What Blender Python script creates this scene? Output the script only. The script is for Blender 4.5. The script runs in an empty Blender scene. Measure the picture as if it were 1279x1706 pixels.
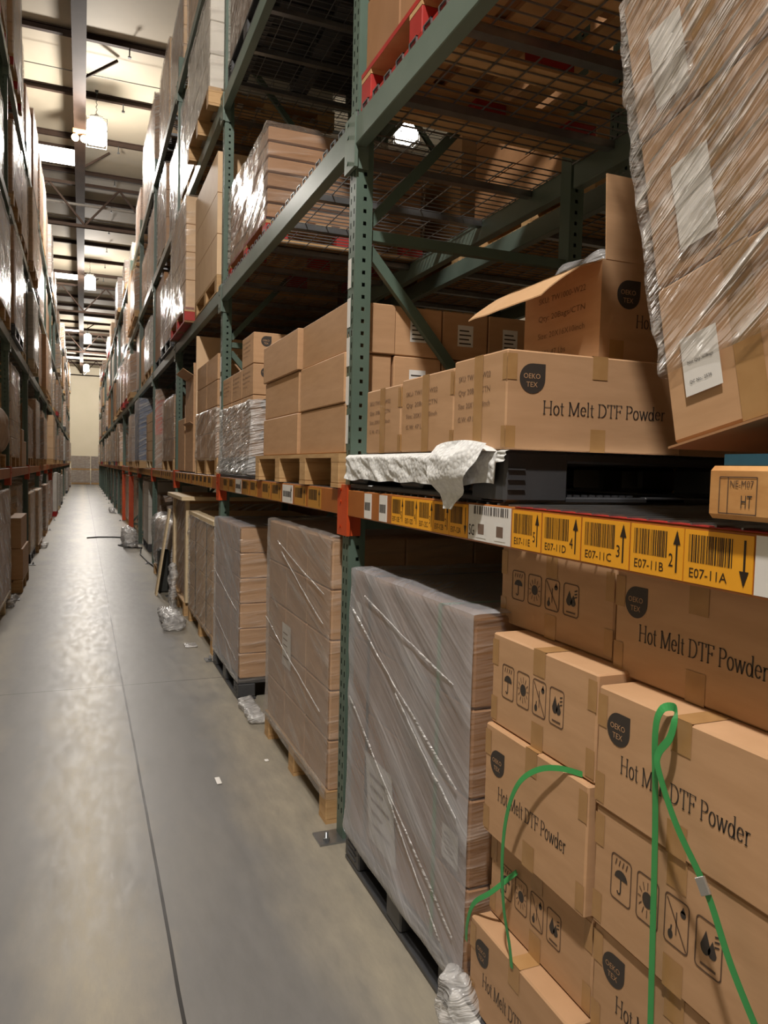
import bpy, math, random
from mathutils import Vector, Matrix, noise

SC = bpy.context.scene
COL = SC.collection
RND = random.Random(7)
PI = math.pi

# ------------------------------------------------------------------ camera
cam_d = bpy.data.cameras.new('camera')
cam = bpy.data.objects.new('camera', cam_d)
COL.objects.link(cam)
cam_d.sensor_fit = 'VERTICAL'
cam_d.sensor_height = 36.0
cam_d.lens = 36.0 * 1240 / 1706
cam_d.clip_end = 300
cam_d.clip_start = 0.02
R_ = Vector((0.92678226, -0.37482374, 0.02412047))
U_ = Vector((-0.00086696, 0.06208371, 0.99807057))
W_ = Vector((0.37559804, 0.92501501, -0.05721313))
cam.matrix_world = Matrix(((R_.x, U_.x, -W_.x, 0), (R_.y, U_.y, -W_.y, 0), (R_.z, U_.z, -W_.z, 1.53), (0, 0, 0, 1)))
SC.camera = cam

# ------------------------------------------------------------------ exposure, world
SC.view_settings.view_transform = 'Standard'
SC.view_settings.look = 'None'
SC.view_settings.exposure = 0.3
SC.view_settings.gamma = 1.0
SC.view_settings.use_curve_mapping = False
SC.cycles.max_bounces = 10
SC.cycles.diffuse_bounces = 7
SC.cycles.glossy_bounces = 3
SC.cycles.transparent_max_bounces = 20
SC.cycles.sample_clamp_indirect = 6.0
SC.cycles.caustics_reflective = False
SC.cycles.caustics_refractive = False
world = bpy.data.worlds.new('world')
SC.world = world
world.use_nodes = True
world.node_tree.nodes['Background'].inputs[0].default_value = (0.9, 0.95, 1.0, 1)
world.node_tree.nodes['Background'].inputs[1].default_value = 0.05

LAMP_Z = 8.2
# (x, y, watts): high bay lamps; unseen overhead and end-wall ones added for brightness
LAMPS = [(0.27, 17.1, 780), (0.27, 31.1, 780), (0.27, 45.1, 780), (0.27, 59.1, 1100), (-1.15, -0.9, 1900),
         (0.27, -11.0, 60), (6.1, 14.3, 40)]
LAMP_COL = (1.0, 0.93, 0.85)
SKYLIGHT_E = 9.0

# ------------------------------------------------------------------ materials
M = {}


def lin(c):
    return tuple((v / 12.92 if v <= 0.04045 else ((v + 0.055) / 1.055) ** 2.4) for v in c)


def rgb(r, g, b):
    return lin((r / 255, g / 255, b / 255))


class NT:
    def __init__(self, name):
        self.m = bpy.data.materials.new(name)
        self.m.use_nodes = True
        self.t = self.m.node_tree
        self.b = self.t.nodes['Principled BSDF']
        self.out = self.t.nodes['Material Output']
        M[name] = self.m

    def n(self, kind, **kw):
        nd = self.t.nodes.new(kind)
        for k, v in kw.items():
            setattr(nd, k, v)
        return nd

    def l(self, a, b):
        self.t.links.new(a, b)

    def coord(self, which='Object', scale=(1, 1, 1), rot=(0, 0, 0)):
        tc = self.n('ShaderNodeTexCoord')
        mp = self.n('ShaderNodeMapping')
        mp.inputs['Scale'].default_value = scale
        mp.inputs['Rotation'].default_value = rot
        self.l(tc.outputs[which], mp.inputs['Vector'])
        return mp.outputs['Vector']

    def noise(self, vec, scale, detail=3, rough=0.55):
        nz = self.n('ShaderNodeTexNoise')
        nz.inputs['Scale'].default_value = scale
        nz.inputs['Detail'].default_value = detail
        nz.inputs['Roughness'].default_value = rough
        if vec is not None:
            self.l(vec, nz.inputs['Vector'])
        return nz.outputs['Fac']

    def ramp(self, fac, stops):
        r = self.n('ShaderNodeValToRGB')
        els = r.color_ramp.elements
        while len(els) < len(stops):
            els.new(0.5)
        for e, (p, c) in zip(els, stops):
            e.position = p
            e.color = (*c, 1) if len(c) == 3 else c
        self.l(fac, r.inputs['Fac'])
        return r.outputs['Color']

    def bump(self, fac, strength, dist):
        b = self.n('ShaderNodeBump')
        b.inputs['Strength'].default_value = strength
        b.inputs['Distance'].default_value = dist
        self.l(fac, b.inputs['Height'])
        self.l(b.outputs['Normal'], self.b.inputs['Normal'])
        return b.outputs['Normal']

    def p(self, **kw):
        for k, v in kw.items():
            self.b.inputs[k.replace('_', ' ')].default_value = v
        return self


def mottled(name, a, b, scale=6.0, rough=0.6, metal=0.0, bump=0.0, stretch=(1, 1, 1), rnd=0.0, spec=0.5):
    """two tones mixed by noise; a small per-object tint when rnd is set"""
    t = NT(name)
    v = t.coord('Object', stretch)
    f = t.noise(v, scale, 4)
    c = t.ramp(f, [(0.3, a), (0.7, b)])
    if rnd:
        oi = t.n('ShaderNodeObjectInfo')
        hs = t.n('ShaderNodeHueSaturation')
        mr = t.n('ShaderNodeMapRange')
        mr.inputs['To Min'].default_value = 1 - rnd
        mr.inputs['To Max'].default_value = 1 + rnd
        t.l(oi.outputs['Random'], mr.inputs['Value'])
        t.l(mr.outputs['Result'], hs.inputs['Value'])
        t.l(c, hs.inputs['Color'])
        c = hs.outputs['Color']
    t.l(c, t.b.inputs['Base Color'])
    t.p(Roughness=rough, Metallic=metal)
    t.b.inputs['Specular IOR Level'].default_value = spec
    if bump:
        t.bump(f, 0.5, bump)
    return t


def flat(name, c, rough=0.5, metal=0.0, spec=0.5):
    t = NT(name)
    t.p(Base_Color=(*c, 1), Roughness=rough, Metallic=metal)
    t.b.inputs['Specular IOR Level'].default_value = spec
    return t


mottled('cardboard', rgb(181, 143, 107), rgb(193, 154, 118), 5, 0.62, rnd=0.08, stretch=(1, 1, 6), spec=0.3)
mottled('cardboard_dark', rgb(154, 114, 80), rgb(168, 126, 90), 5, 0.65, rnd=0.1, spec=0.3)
mottled('cardboard_pale', rgb(207, 174, 138), rgb(216, 187, 152), 5, 0.6, rnd=0.08, spec=0.3)
mottled('cardboard_inner', rgb(200, 160, 120), rgb(208, 170, 130), 9, 0.7, spec=0.3)
mottled('dark_carton', rgb(111, 90, 78), rgb(125, 103, 90), 5, 0.6, rnd=0.1)
mottled('blue_carton', rgb(74, 106, 150), rgb(90, 120, 164), 5, 0.6, rnd=0.1)
mottled('white_carton', rgb(201, 196, 188), rgb(214, 210, 202), 5, 0.6, rnd=0.08)
mottled('tape', rgb(166, 127, 82), rgb(177, 138, 92), 20, 0.22)
flat('ink', rgb(58, 51, 46), 0.6)
flat('ink_brown', rgb(93, 70, 54), 0.7)
flat('ink_faint', rgb(125, 97, 74), 0.7)
flat('paper', rgb(228, 226, 223), 0.5)
mottled('paper_creased', rgb(220, 218, 216), rgb(238, 238, 236), 14, 0.4, bump=0.004)
flat('yellow_label', rgb(240, 169, 42), 0.45)
flat('yellow_label_dim', rgb(185, 132, 52), 0.45)  # yellow labels with the dimmer light farther along put into their colour
flat('barcode_ink', rgb(42, 28, 14), 0.6)
mottled('green_steel', rgb(78, 96, 86), rgb(90, 109, 98), 3, 0.42, rnd=0.05)
mottled('green_beam', rgb(95, 111, 102), rgb(110, 125, 116), 3, 0.38, rnd=0.05)
mottled('orange_steel', rgb(184, 67, 28), rgb(204, 82, 38), 4, 0.42, rnd=0.05)
mottled('beam_orange', rgb(154, 90, 40), rgb(173, 106, 48), 4, 0.45)
mottled('galvanised', rgb(143, 146, 150), rgb(165, 168, 171), 12, 0.32, 0.85)
mottled('wire', rgb(138, 141, 144), rgb(154, 157, 160), 12, 0.35, 0.8)
mottled('dark_steel', rgb(42, 43, 42), rgb(52, 54, 52), 6, 0.5)
mottled('roof_steel', rgb(44, 33, 26), rgb(54, 41, 33), 3, 0.75, spec=0.15)
mottled('pipe_steel', rgb(141, 135, 128), rgb(156, 149, 142), 3, 0.45, 0.3)
mottled('wood', rgb(176, 138, 92), rgb(200, 164, 118), 6, 0.65, stretch=(1, 1, 8), rnd=0.1, bump=0.002)
mottled('wood_pale', rgb(210, 187, 150), rgb(224, 204, 169), 6, 0.6, stretch=(1, 1, 8), bump=0.002)
mottled('wood_stained', rgb(185, 129, 72), rgb(211, 161, 102), 9, 0.6, stretch=(1, 1, 3), bump=0.002)
mottled('black_plastic', rgb(56, 57, 60), rgb(70, 71, 74), 8, 0.42, bump=0.001)
mottled('red_paint', rgb(147, 32, 27), rgb(173, 42, 35), 5, 0.55, rnd=0.08)
mottled('blue_paint', rgb(31, 74, 94), rgb(46, 95, 116), 9, 0.55)
flat('green_strap', rgb(63, 154, 85), 0.35)
flat('steel_clip', rgb(200, 200, 200), 0.3, 0.9)
flat('cream_plastic', rgb(216, 201, 160), 0.4)
flat('black_rubber', rgb(26, 26, 26), 0.5)
flat('white_plastic', rgb(216, 216, 212), 0.35)
mottled('wall_paint', rgb(211, 201, 176), rgb(218, 207, 184), 0.6, 0.7)
mottled('beige_cloth', rgb(181, 156, 134), rgb(205, 184, 164), 7, 0.8, bump=0.01)


def emitter(name, c, s):
    t = NT(name)
    e = t.n('ShaderNodeEmission')
    e.inputs['Color'].default_value = (*c, 1)
    e.inputs['Strength'].default_value = s
    t.l(e.outputs[0], t.out.inputs['Surface'])


emitter('lamp_lens', (1.0, 0.94, 0.85), 20)
emitter('skylight_pane', (1.0, 0.95, 0.84), SKYLIGHT_E)

# roof deck with board seams
t = NT('roof_deck')
v = t.coord('Object')
f = t.noise(v, 0.5, 4)
c = t.ramp(f, [(0.3, rgb(134, 126, 110)), (0.7, rgb(146, 138, 121))])
t.l(c, t.b.inputs['Base Color'])
t.p(Roughness=0.75)

# concrete floor: burnished, tyre-worn, with saw-cut joints
t = NT('concrete')
tc = t.n('ShaderNodeTexCoord')
sep = t.n('ShaderNodeSeparateXYZ')
t.l(tc.outputs['Object'], sep.inputs[0])


def math_node(t, op, a, b=None, c=None, clamp=False):
    m = t.n('ShaderNodeMath', operation=op, use_clamp=clamp)
    for i, v in enumerate((a, b, c)):
        if v is None:
            continue
        if isinstance(v, (int, float)):
            m.inputs[i].default_value = v
        else:
            t.l(v, m.inputs[i])
    return m.outputs[0]


big = t.noise(t.coord('Object', (1.2, 0.35, 1)), 1.1, 5, 0.6)
fine = t.noise(t.coord('Object', (6, 1.6, 1)), 3, 6, 0.7)
spots = t.noise(t.coord('Object', (1, 1, 1)), 7.5, 2, 0.4)
base = t.ramp(big, [(0.28, rgb(104, 103, 101)), (0.5, rgb(115, 114, 113)), (0.74, rgb(128, 125, 119))])
# pale dusty concrete along the racks; a paler, warmer strip left of the joint
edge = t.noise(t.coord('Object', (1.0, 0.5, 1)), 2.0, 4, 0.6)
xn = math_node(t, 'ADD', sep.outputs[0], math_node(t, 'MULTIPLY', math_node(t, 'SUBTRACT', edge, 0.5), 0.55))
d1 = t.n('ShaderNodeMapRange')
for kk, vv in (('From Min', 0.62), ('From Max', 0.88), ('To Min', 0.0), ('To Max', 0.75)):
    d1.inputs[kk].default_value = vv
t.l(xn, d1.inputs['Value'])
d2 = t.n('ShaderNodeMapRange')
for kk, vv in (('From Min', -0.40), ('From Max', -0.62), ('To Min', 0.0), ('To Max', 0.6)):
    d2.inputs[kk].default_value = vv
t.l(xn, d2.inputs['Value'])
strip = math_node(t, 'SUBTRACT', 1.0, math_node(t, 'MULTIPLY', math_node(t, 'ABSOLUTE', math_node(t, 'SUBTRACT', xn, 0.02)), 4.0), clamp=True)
pale_fac = math_node(t, 'MAXIMUM', math_node(t, 'MAXIMUM', d1.outputs['Result'], d2.outputs['Result']), math_node(t, 'MULTIPLY', strip, 0.85))
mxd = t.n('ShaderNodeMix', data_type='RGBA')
t.l(math_node(t, 'MULTIPLY', pale_fac, math_node(t, 'ADD', fine, 0.35), clamp=True), mxd.inputs['Factor'])
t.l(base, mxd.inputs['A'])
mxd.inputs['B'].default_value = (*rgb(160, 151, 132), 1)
mx = t.n('ShaderNodeMix', data_type='RGBA', blend_type='OVERLAY')
mx.inputs['Factor'].default_value = 0.18
t.l(mxd.outputs['Result'], mx.inputs['A'])
t.l(fine, mx.inputs['B'])
wobble = t.noise(t.coord('Object', (0.6, 0.6, 1)), 2.2, 2)
jx = math_node(t, 'ABSOLUTE', math_node(t, 'SUBTRACT', math_node(t, 'ADD', sep.outputs[0], math_node(t, 'MULTIPLY', wobble, 0.012)), 0.268))
my = math_node(t, 'ABSOLUTE', math_node(t, 'SUBTRACT', math_node(t, 'MODULO', math_node(t, 'ADD', sep.outputs[1], 12.9 + 0.0), 6.1), 6.05 - 0.0))
gx = math_node(t, 'LESS_THAN', jx, 0.0055)
gy = math_node(t, 'LESS_THAN', my, 0.004)
g = math_node(t, 'MAXIMUM', gx, gy)
sp = math_node(t, 'GREATER_THAN', spots, 0.80)
mx2 = t.n('ShaderNodeMix', data_type='RGBA')
t.l(g, mx2.inputs['Factor'])
t.l(mx.outputs['Result'], mx2.inputs['A'])
mx2.inputs['B'].default_value = (*rgb(42, 40, 38), 1)
mx3 = t.n('ShaderNodeMix', data_type='RGBA')
t.l(math_node(t, 'MULTIPLY', sp, 0.55), mx3.inputs['Factor'])
t.l(mx2.outputs['Result'], mx3.inputs['A'])
mx3.inputs['B'].default_value = (*rgb(91, 86, 78), 1)
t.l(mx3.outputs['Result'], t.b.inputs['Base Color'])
rr = t.n('ShaderNodeMapRange')
rr.inputs['From Min'].default_value = 0.3
rr.inputs['From Max'].default_value = 0.7
rr.inputs['To Min'].default_value = 0.33
rr.inputs['To Max'].default_value = 0.46
t.l(fine, rr.inputs['Value'])
t.l(rr.outputs['Result'], t.b.inputs['Roughness'])
t.b.inputs['Specular IOR Level'].default_value = 0.22
t.bump(fine, 0.10, 0.0015)


def film(name, tint, haze, streak, bscale=1.0, rough=0.16, angle=0.45, amount=0.02, clear_tint=(0.97, 0.965, 0.955)):
    """stretch film: mostly clear, folds turn milky and glint"""
    t = NT(name)
    tc = t.n('ShaderNodeTexCoord')
    sep = t.n('ShaderNodeSeparateXYZ')
    t.l(tc.outputs['Object'], sep.inputs[0])
    u = math_node(t, 'SUBTRACT', sep.outputs[0], sep.outputs[1])
    ca, sa = math.cos(angle), math.sin(angle)
    along = math_node(t, 'ADD', math_node(t, 'MULTIPLY', u, ca), math_node(t, 'MULTIPLY', sep.outputs[2], sa))
    across = math_node(t, 'SUBTRACT', math_node(t, 'MULTIPLY', sep.outputs[2], ca), math_node(t, 'MULTIPLY', u, sa))
    cb = t.n('ShaderNodeCombineXYZ')
    t.l(math_node(t, 'MULTIPLY', along, 2.2 * bscale), cb.inputs[0])
    t.l(math_node(t, 'MULTIPLY', across, 26 * bscale), cb.inputs[1])
    oi = t.n('ShaderNodeObjectInfo')
    t.l(math_node(t, 'MULTIPLY', oi.outputs['Random'], 40), cb.inputs[2])
    n1 = t.noise(cb.outputs[0], 1.0, 3, 0.6)
    n2 = t.noise(t.coord('Object', (1, 1, 1)), 4.0 * bscale, 3)
    mask = t.n('ShaderNodeMapRange')
    mask.inputs['From Min'].default_value = 0.52
    mask.inputs['From Max'].default_value = 0.74
    mask.inputs['To Min'].default_value = haze
    mask.inputs['To Max'].default_value = min(1.0, haze + streak)
    t.l(n1, mask.inputs['Value'])
    fac = math_node(t, 'MULTIPLY', mask.outputs['Result'], math_node(t, 'ADD', math_node(t, 'MULTIPLY', n2, 0.9), 0.55), clamp=True)
    h = math_node(t, 'ADD', n1, math_node(t, 'MULTIPLY', n2, 0.9))
    t.p(Base_Color=(*tint, 1), Roughness=rough)
    t.b.inputs['Specular IOR Level'].default_value = 0.9
    t.bump(h, 0.9, amount)
    tr = t.n('ShaderNodeBsdfTransparent')
    tr.inputs['Color'].default_value = (*clear_tint, 1)
    ms = t.n('ShaderNodeMixShader')
    t.l(fac, ms.inputs[0])
    t.l(tr.outputs[0], ms.inputs[1])
    t.l(t.b.outputs[0], ms.inputs[2])
    t.l(ms.outputs[0], t.out.inputs['Surface'])


film('film_clear', rgb(230, 223, 216), 0.32, 0.65, 1.0, 0.2, 0.42, 0.10)
film('film_near', rgb(236, 231, 226), 0.26, 0.95, 1.5, 0.2, 0.46, 0.10)
film('film_thin', rgb(208, 198, 190), 0.10, 0.30, 0.8, 0.2, 0.1, 0.03)
film('film_grey', rgb(188, 188, 193), 0.55, 0.3, 0.5, 0.2, -0.5, 0.012)
film('film_tan', rgb(182, 174, 168), 0.45, 0.3, 0.6, 0.2, -0.3, 0.012)
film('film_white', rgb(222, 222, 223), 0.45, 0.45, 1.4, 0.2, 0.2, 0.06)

t = NT('foam')
v = t.coord('Object', (1, 1, 1), (0.3, 0.2, 0.78))
vo = t.n('ShaderNodeTexVoronoi')
vo.inputs['Scale'].default_value = 75
t.l(v, vo.inputs['Vector'])
t.l(t.ramp(vo.outputs['Distance'], [(0.0, rgb(236, 238, 238)), (0.8, rgb(214, 216, 217))]), t.b.inputs['Base Color'])
t.p(Roughness=0.45)
t.bump(vo.outputs['Distance'], 0.6, -0.004)


# ------------------------------------------------------------------ mesh builder
class MB:
    def __init__(self, *mats):
        self.v, self.f, self.mi, self.sm = [], [], [], []
        self.mats = list(mats)

    def mat(self, name):
        if name is None:
            return 0
        if name not in self.mats:
            self.mats.append(name)
        return self.mats.index(name)

    def poly(self, pts, mat=None, smooth=False):
        i = len(self.v)
        self.v += [tuple(p) for p in pts]
        self.f.append(tuple(range(i, i + len(pts))))
        self.mi.append(self.mat(mat))
        self.sm.append(smooth)

    def box(self, x0, x1, y0, y1, z0, z1, mat=None):
        i = len(self.v)
        self.v += [(x, y, z) for z in (z0, z1) for y in (y0, y1) for x in (x0, x1)]
        for q in ((0, 2, 3, 1), (4, 5, 7, 6), (0, 1, 5, 4), (2, 6, 7, 3), (0, 4, 6, 2), (1, 3, 7, 5)):
            self.f.append(tuple(i + k for k in q))
            self.mi.append(self.mat(mat))
            self.sm.append(False)

    def cham(self, x0, x1, y0, y1, z0, z1, c=0.005, mat=None):
        """box with chamfered edges"""
        lo, hi = (x0, y0, z0), (x1, y1, z1)
        idx = {}
        m = self.mat(mat)
        for sx in (0, 1):
            for sy in (0, 1):
                for sz in (0, 1):
                    s = (sx, sy, sz)
                    for a in range(3):
                        p = []
                        for k in range(3):
                            base = hi[k] if s[k] else lo[k]
                            p.append(base if k == a else base + (-c if s[k] else c))
                        idx[(s, a)] = len(self.v)
                        self.v.append(tuple(p))

        def add(keys):
            self.f.append(tuple(idx[k] for k in keys))
            self.mi.append(m)
            self.sm.append(False)
        for a in range(3):
            b, d = (a + 1) % 3, (a + 2) % 3
            for s in (0, 1):
                ring = []
                for p, q in ((0, 0), (1, 0), (1, 1), (0, 1)):
                    t3 = [0, 0, 0]
                    t3[a], t3[b], t3[d] = s, p, q
                    ring.append((tuple(t3), a))
                add(ring if s else ring[::-1])
        for a in range(3):
            b, d = (a + 1) % 3, (a + 2) % 3
            for p in (0, 1):
                for q in (0, 1):
                    t0, t1 = [0] * 3, [0] * 3
                    t0[b] = t1[b] = p
                    t0[d] = t1[d] = q
                    t1[a] = 1
                    add([(tuple(t0), b), (tuple(t1), b), (tuple(t1), d), (tuple(t0), d)])
        for sx in (0, 1):
            for sy in (0, 1):
                for sz in (0, 1):
                    add([((sx, sy, sz), k) for k in range(3)])

    def tube(self, path, r, mat=None, n=8, smooth=True):
        path = [Vector(p) for p in path]
        m = self.mat(mat)
        rings = []
        for i, p in enumerate(path):
            d = (path[min(i + 1, len(path) - 1)] - path[max(i - 1, 0)]).normalized()
            a = Vector((0, 0, 1)) if abs(d.z) < 0.9 else Vector((1, 0, 0))
            s = d.cross(a).normalized()
            u = s.cross(d).normalized()
            k = len(self.v)
            for j in range(n):
                an = 2 * PI * (j + 0.5) / n
                self.v.append(tuple(p + s * (math.cos(an) * r) + u * (math.sin(an) * r)))
            rings.append(k)
        for a, b in zip(rings, rings[1:]):
            for j in range(n):
                self.f.append((a + j, a + (j + 1) % n, b + (j + 1) % n, b + j))
                self.mi.append(m)
                self.sm.append(smooth)
        for k in (rings[0], rings[-1]):
            self.f.append(tuple(range(k, k + n)))
            self.mi.append(m)
            self.sm.append(False)

    def bar(self, a, b, w, h, mat=None):
        """square bar from a to b"""
        a, b = Vector(a), Vector(b)
        d = (b - a).normalized()
        up = Vector((0, 0, 1)) if abs(d.z) < 0.95 else Vector((1, 0, 0))
        s = d.cross(up).normalized() * (w / 2)
        u = s.cross(d).normalized() * (h / 2)
        i = len(self.v)
        for p in (a, b):
            for q in (-s - u, s - u, s + u, -s + u):
                self.v.append(tuple(p + q))
        for q in ((0, 1, 2, 3), (7, 6, 5, 4), (0, 4, 5, 1), (1, 5, 6, 2), (2, 6, 7, 3), (3, 7, 4, 0)):
            self.f.append(tuple(i + k for k in q))
            self.mi.append(self.mat(mat))
            self.sm.append(False)

    def grid(self, nu, nv, fn, mat=None, smooth=True):
        i = len(self.v)
        m = self.mat(mat)
        for a in range(nu + 1):
            for b in range(nv + 1):
                self.v.append(tuple(fn(a / nu, b / nv)))
        for a in range(nu):
            for b in range(nv):
                k = i + a * (nv + 1) + b
                self.f.append((k, k + 1, k + nv + 2, k + nv + 1))
                self.mi.append(m)
                self.sm.append(smooth)

    def shell(self, x0, x1, y0, y1, z0, z1, n=12, rad=0.02, amp=0.006, freq=6.0, seed=0, bottom=True, mat=None, dirn=None, flare=0.0, ymat=None):
        """rounded box surface, rippled: film, sacks and soft loads"""
        c = Vector(((x0 + x1) / 2, (y0 + y1) / 2, (z0 + z1) / 2))
        hs = Vector(((x1 - x0) / 2, (y1 - y0) / 2, (z1 - z0) / 2))
        off = Vector((seed * 3.1, seed * 1.7, seed * 0.9))

        def at(p):
            q = Vector([max(-hs[k] + rad, min(hs[k] - rad, p[k])) for k in range(3)])
            d = p - q
            nrm = d.normalized() if d.length > 1e-6 else Vector((0, 0, 1))
            w = c + q + nrm * rad
            if dirn:
                ca, sa = math.cos(dirn), math.sin(dirn)
                uu = w.x - w.y
                al, ac = uu * ca + w.z * sa, w.z * ca - uu * sa
                k = noise.noise(Vector((al * freq * 0.25, ac * freq * 3.0, 0)) + off)
                k += 0.6 * noise.noise(Vector((w.x, w.y, w.z)) * freq + off)
            else:
                k = noise.noise(w * freq + off) + 0.5 * noise.noise(w * freq * 2.3 + off)
            fl = flare * max(0.0, 1 - (w.z - z0) / 0.22) ** 2 if flare else 0
            nh = Vector((nrm.x, nrm.y, 0))
            return w + nrm * (amp * k) + nh * fl
        for a in range(3):
            b, d = (a + 1) % 3, (a + 2) % 3
            for s in (-1, 1):
                if a == 2 and s == -1 and not bottom:
                    continue

                def fn(u, v_, a=a, b=b, d=d, s=s):
                    p = [0, 0, 0]
                    p[a] = s * hs[a]
                    uu = u if s > 0 else 1 - u
                    p[b] = (uu * 2 - 1) * hs[b]
                    p[d] = (v_ * 2 - 1) * hs[d]
                    return at(Vector(p))
                self.grid(n, n, fn, ymat if (ymat and a == 1 and s == -1) else mat)

    def mesh(self, name):
        me = bpy.data.meshes.new(name)
        me.from_pydata(self.v, [], self.f)
        for m in self.mats:
            me.materials.append(M[m])
        me.polygons.foreach_set('material_index', self.mi)
        me.polygons.foreach_set('use_smooth', self.sm)
        me.update()
        return me


def put(name, mb, parent=None, loc=(0, 0, 0), rot=(0, 0, 0)):
    me = mb.mesh(name) if isinstance(mb, MB) else mb
    o = bpy.data.objects.new(name, me)
    COL.objects.link(o)
    o.location = loc
    o.rotation_euler = rot
    if parent is not None:
        o.parent = parent
    return o


def empty(name, loc, rot=(0, 0, 0)):
    o = bpy.data.objects.new(name, None)
    o.empty_display_size = 0.1
    COL.objects.link(o)
    o.location = loc
    o.rotation_euler = rot
    return o


def tag(o, label, cat, group=None, kind=None):
    o['label'] = label
    o['category'] = cat
    if group:
        o['group'] = group
    if kind:
        o['kind'] = kind
    return o


def struct(name, mb, loc=(0, 0, 0), label=None):
    o = put(name, mb, None, loc)
    o['kind'] = 'structure'
    if label:
        o['label'] = label
        o['category'] = name.split('_')[0]
    return o


# ------------------------------------------------------------------ lettering
_TC = {}


def sans(s):
    """polygons of a string in the built-in font, em 1, with its width"""
    if s in _TC:
        return _TC[s]
    cu = bpy.data.curves.new('lettering', 'FONT')
    cu.body = s
    cu.resolution_u = 2
    ob = bpy.data.objects.new('lettering', cu)
    COL.objects.link(ob)
    dg = bpy.context.evaluated_depsgraph_get()
    me = ob.evaluated_get(dg).to_mesh()
    polys = [[(me.vertices[i].co.x, me.vertices[i].co.y) for i in p.vertices] for p in me.polygons]
    w = max((p[0] for q in polys for p in q), default=0)
    ob.evaluated_get(dg).to_mesh_clear()
    bpy.data.objects.remove(ob)
    bpy.data.curves.remove(cu)
    _TC[s] = (polys, w)
    return _TC[s]


def arc(cx, cy, rx, ry, a0, a1, n=12):
    return [(cx + rx * math.cos(math.radians(a0 + (a1 - a0) * i / n)), cy + ry * math.sin(math.radians(a0 + (a1 - a0) * i / n))) for i in range(n + 1)]


def _s(x, y, w=0.17):
    return [(x - w / 2, y), (x + w / 2, y)]


SERIF = {
    'H': (0.74, [[(0.13, 0), (0.13, 0.68)], [(0.6, 0), (0.6, 0.68)], [(0.13, 0.35), (0.6, 0.35)], _s(0.13, 0.015), _s(0.13, 0.665), _s(0.6, 0.015), _s(0.6, 0.665)]),
    'o': (0.5, [arc(0.25, 0.23, 0.185, 0.225, 0, 360, 20)]),
    't': (0.32, [[(0.14, 0.6), (0.14, 0.1)] + arc(0.22, 0.1, 0.08, 0.09, 180, 300, 5), [(0.02, 0.44), (0.29, 0.44)]]),
    'M': (0.9, [[(0.14, 0), (0.14, 0.68)], [(0.76, 0), (0.76, 0.68)], [(0.14, 0.67), (0.44, 0.04)], [(0.44, 0.04), (0.76, 0.67)], _s(0.13, 0.015), _s(0.12, 0.665, 0.12), _s(0.76, 0.015), _s(0.79, 0.665, 0.12)]),
    'e': (0.46, [[(0.06, 0.27), (0.4, 0.27)] + arc(0.235, 0.25, 0.175, 0.21, 5, 320, 18)]),
    'l': (0.26, [[(0.13, 0), (0.13, 0.72)], _s(0.13, 0.015), [(0.05, 0.705), (0.13, 0.705)]]),
    'D': (0.72, [[(0.13, 0), (0.13, 0.68)], [(0.13, 0.665), (0.3, 0.665)] + arc(0.3, 0.34, 0.33, 0.325, 90, -90, 16) + [(0.13, 0.015)], _s(0.1, 0.015), _s(0.1, 0.665)]),
    'T': (0.6, [[(0.3, 0), (0.3, 0.68)], [(0.03, 0.66), (0.57, 0.66)], [(0.04, 0.54), (0.03, 0.67)], [(0.56, 0.54), (0.57, 0.67)], _s(0.3, 0.015)]),
    'F': (0.55, [[(0.13, 0), (0.13, 0.68)], [(0.05, 0.665), (0.5, 0.665)], [(0.5, 0.55), (0.5, 0.67)], [(0.13, 0.36), (0.4, 0.36)], [(0.4, 0.3), (0.4, 0.42)], _s(0.13, 0.015)]),
    'P': (0.58, [[(0.13, 0), (0.13, 0.68)], [(0.05, 0.665), (0.3, 0.665)] + arc(0.3, 0.495, 0.22, 0.17, 90, -90, 12) + [(0.13, 0.325)], _s(0.13, 0.015)]),
    'w': (0.72, [[(0.06, 0.45), (0.22, 0.01)], [(0.22, 0.01), (0.36, 0.43)], [(0.36, 0.43), (0.5, 0.01)], [(0.5, 0.01), (0.66, 0.45)], _s(0.06, 0.44, 0.14), _s(0.35, 0.44, 0.12), _s(0.66, 0.44, 0.12)]),
    'd': (0.54, [arc(0.23, 0.22, 0.17, 0.215, 0, 360, 18), [(0.42, 0), (0.42, 0.72)], _s(0.46, 0.015, 0.1), [(0.34, 0.705), (0.42, 0.705)]]),
    'r': (0.38, [[(0.13, 0), (0.13, 0.45)], [(0.14, 0.32)] + arc(0.27, 0.33, 0.12, 0.11, 160, 50, 6), _s(0.13, 0.015), [(0.05, 0.44), (0.13, 0.44)]]),
    ' ': (0.26, []),
}


def serif(s):
    key = '\0' + s
    if key in _TC:
        return _TC[key]
    polys, x = [], 0.0
    for ch in s:
        w, strokes = SERIF[ch]
        for st in strokes:
            for (ax, ay), (bx, by) in zip(st, st[1:]):
                dx, dy = bx - ax, by - ay
                L = math.hypot(dx, dy) or 1e-6
                hw = 0.5 * (0.03 + 0.058 * abs(dy) / L)
                ex, ey = dx / L * 0.006, dy / L * 0.006
                nx, ny = -dy / L * hw, dx / L * hw
                polys.append([(x + ax - ex + nx, ay - ey + ny), (x + ax - ex - nx, ay - ey - ny), (x + bx + ex - nx, by + ey - ny), (x + bx + ex + nx, by + ey + ny)])
        x += w
    _TC[key] = (polys, x)
    return _TC[key]


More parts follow.
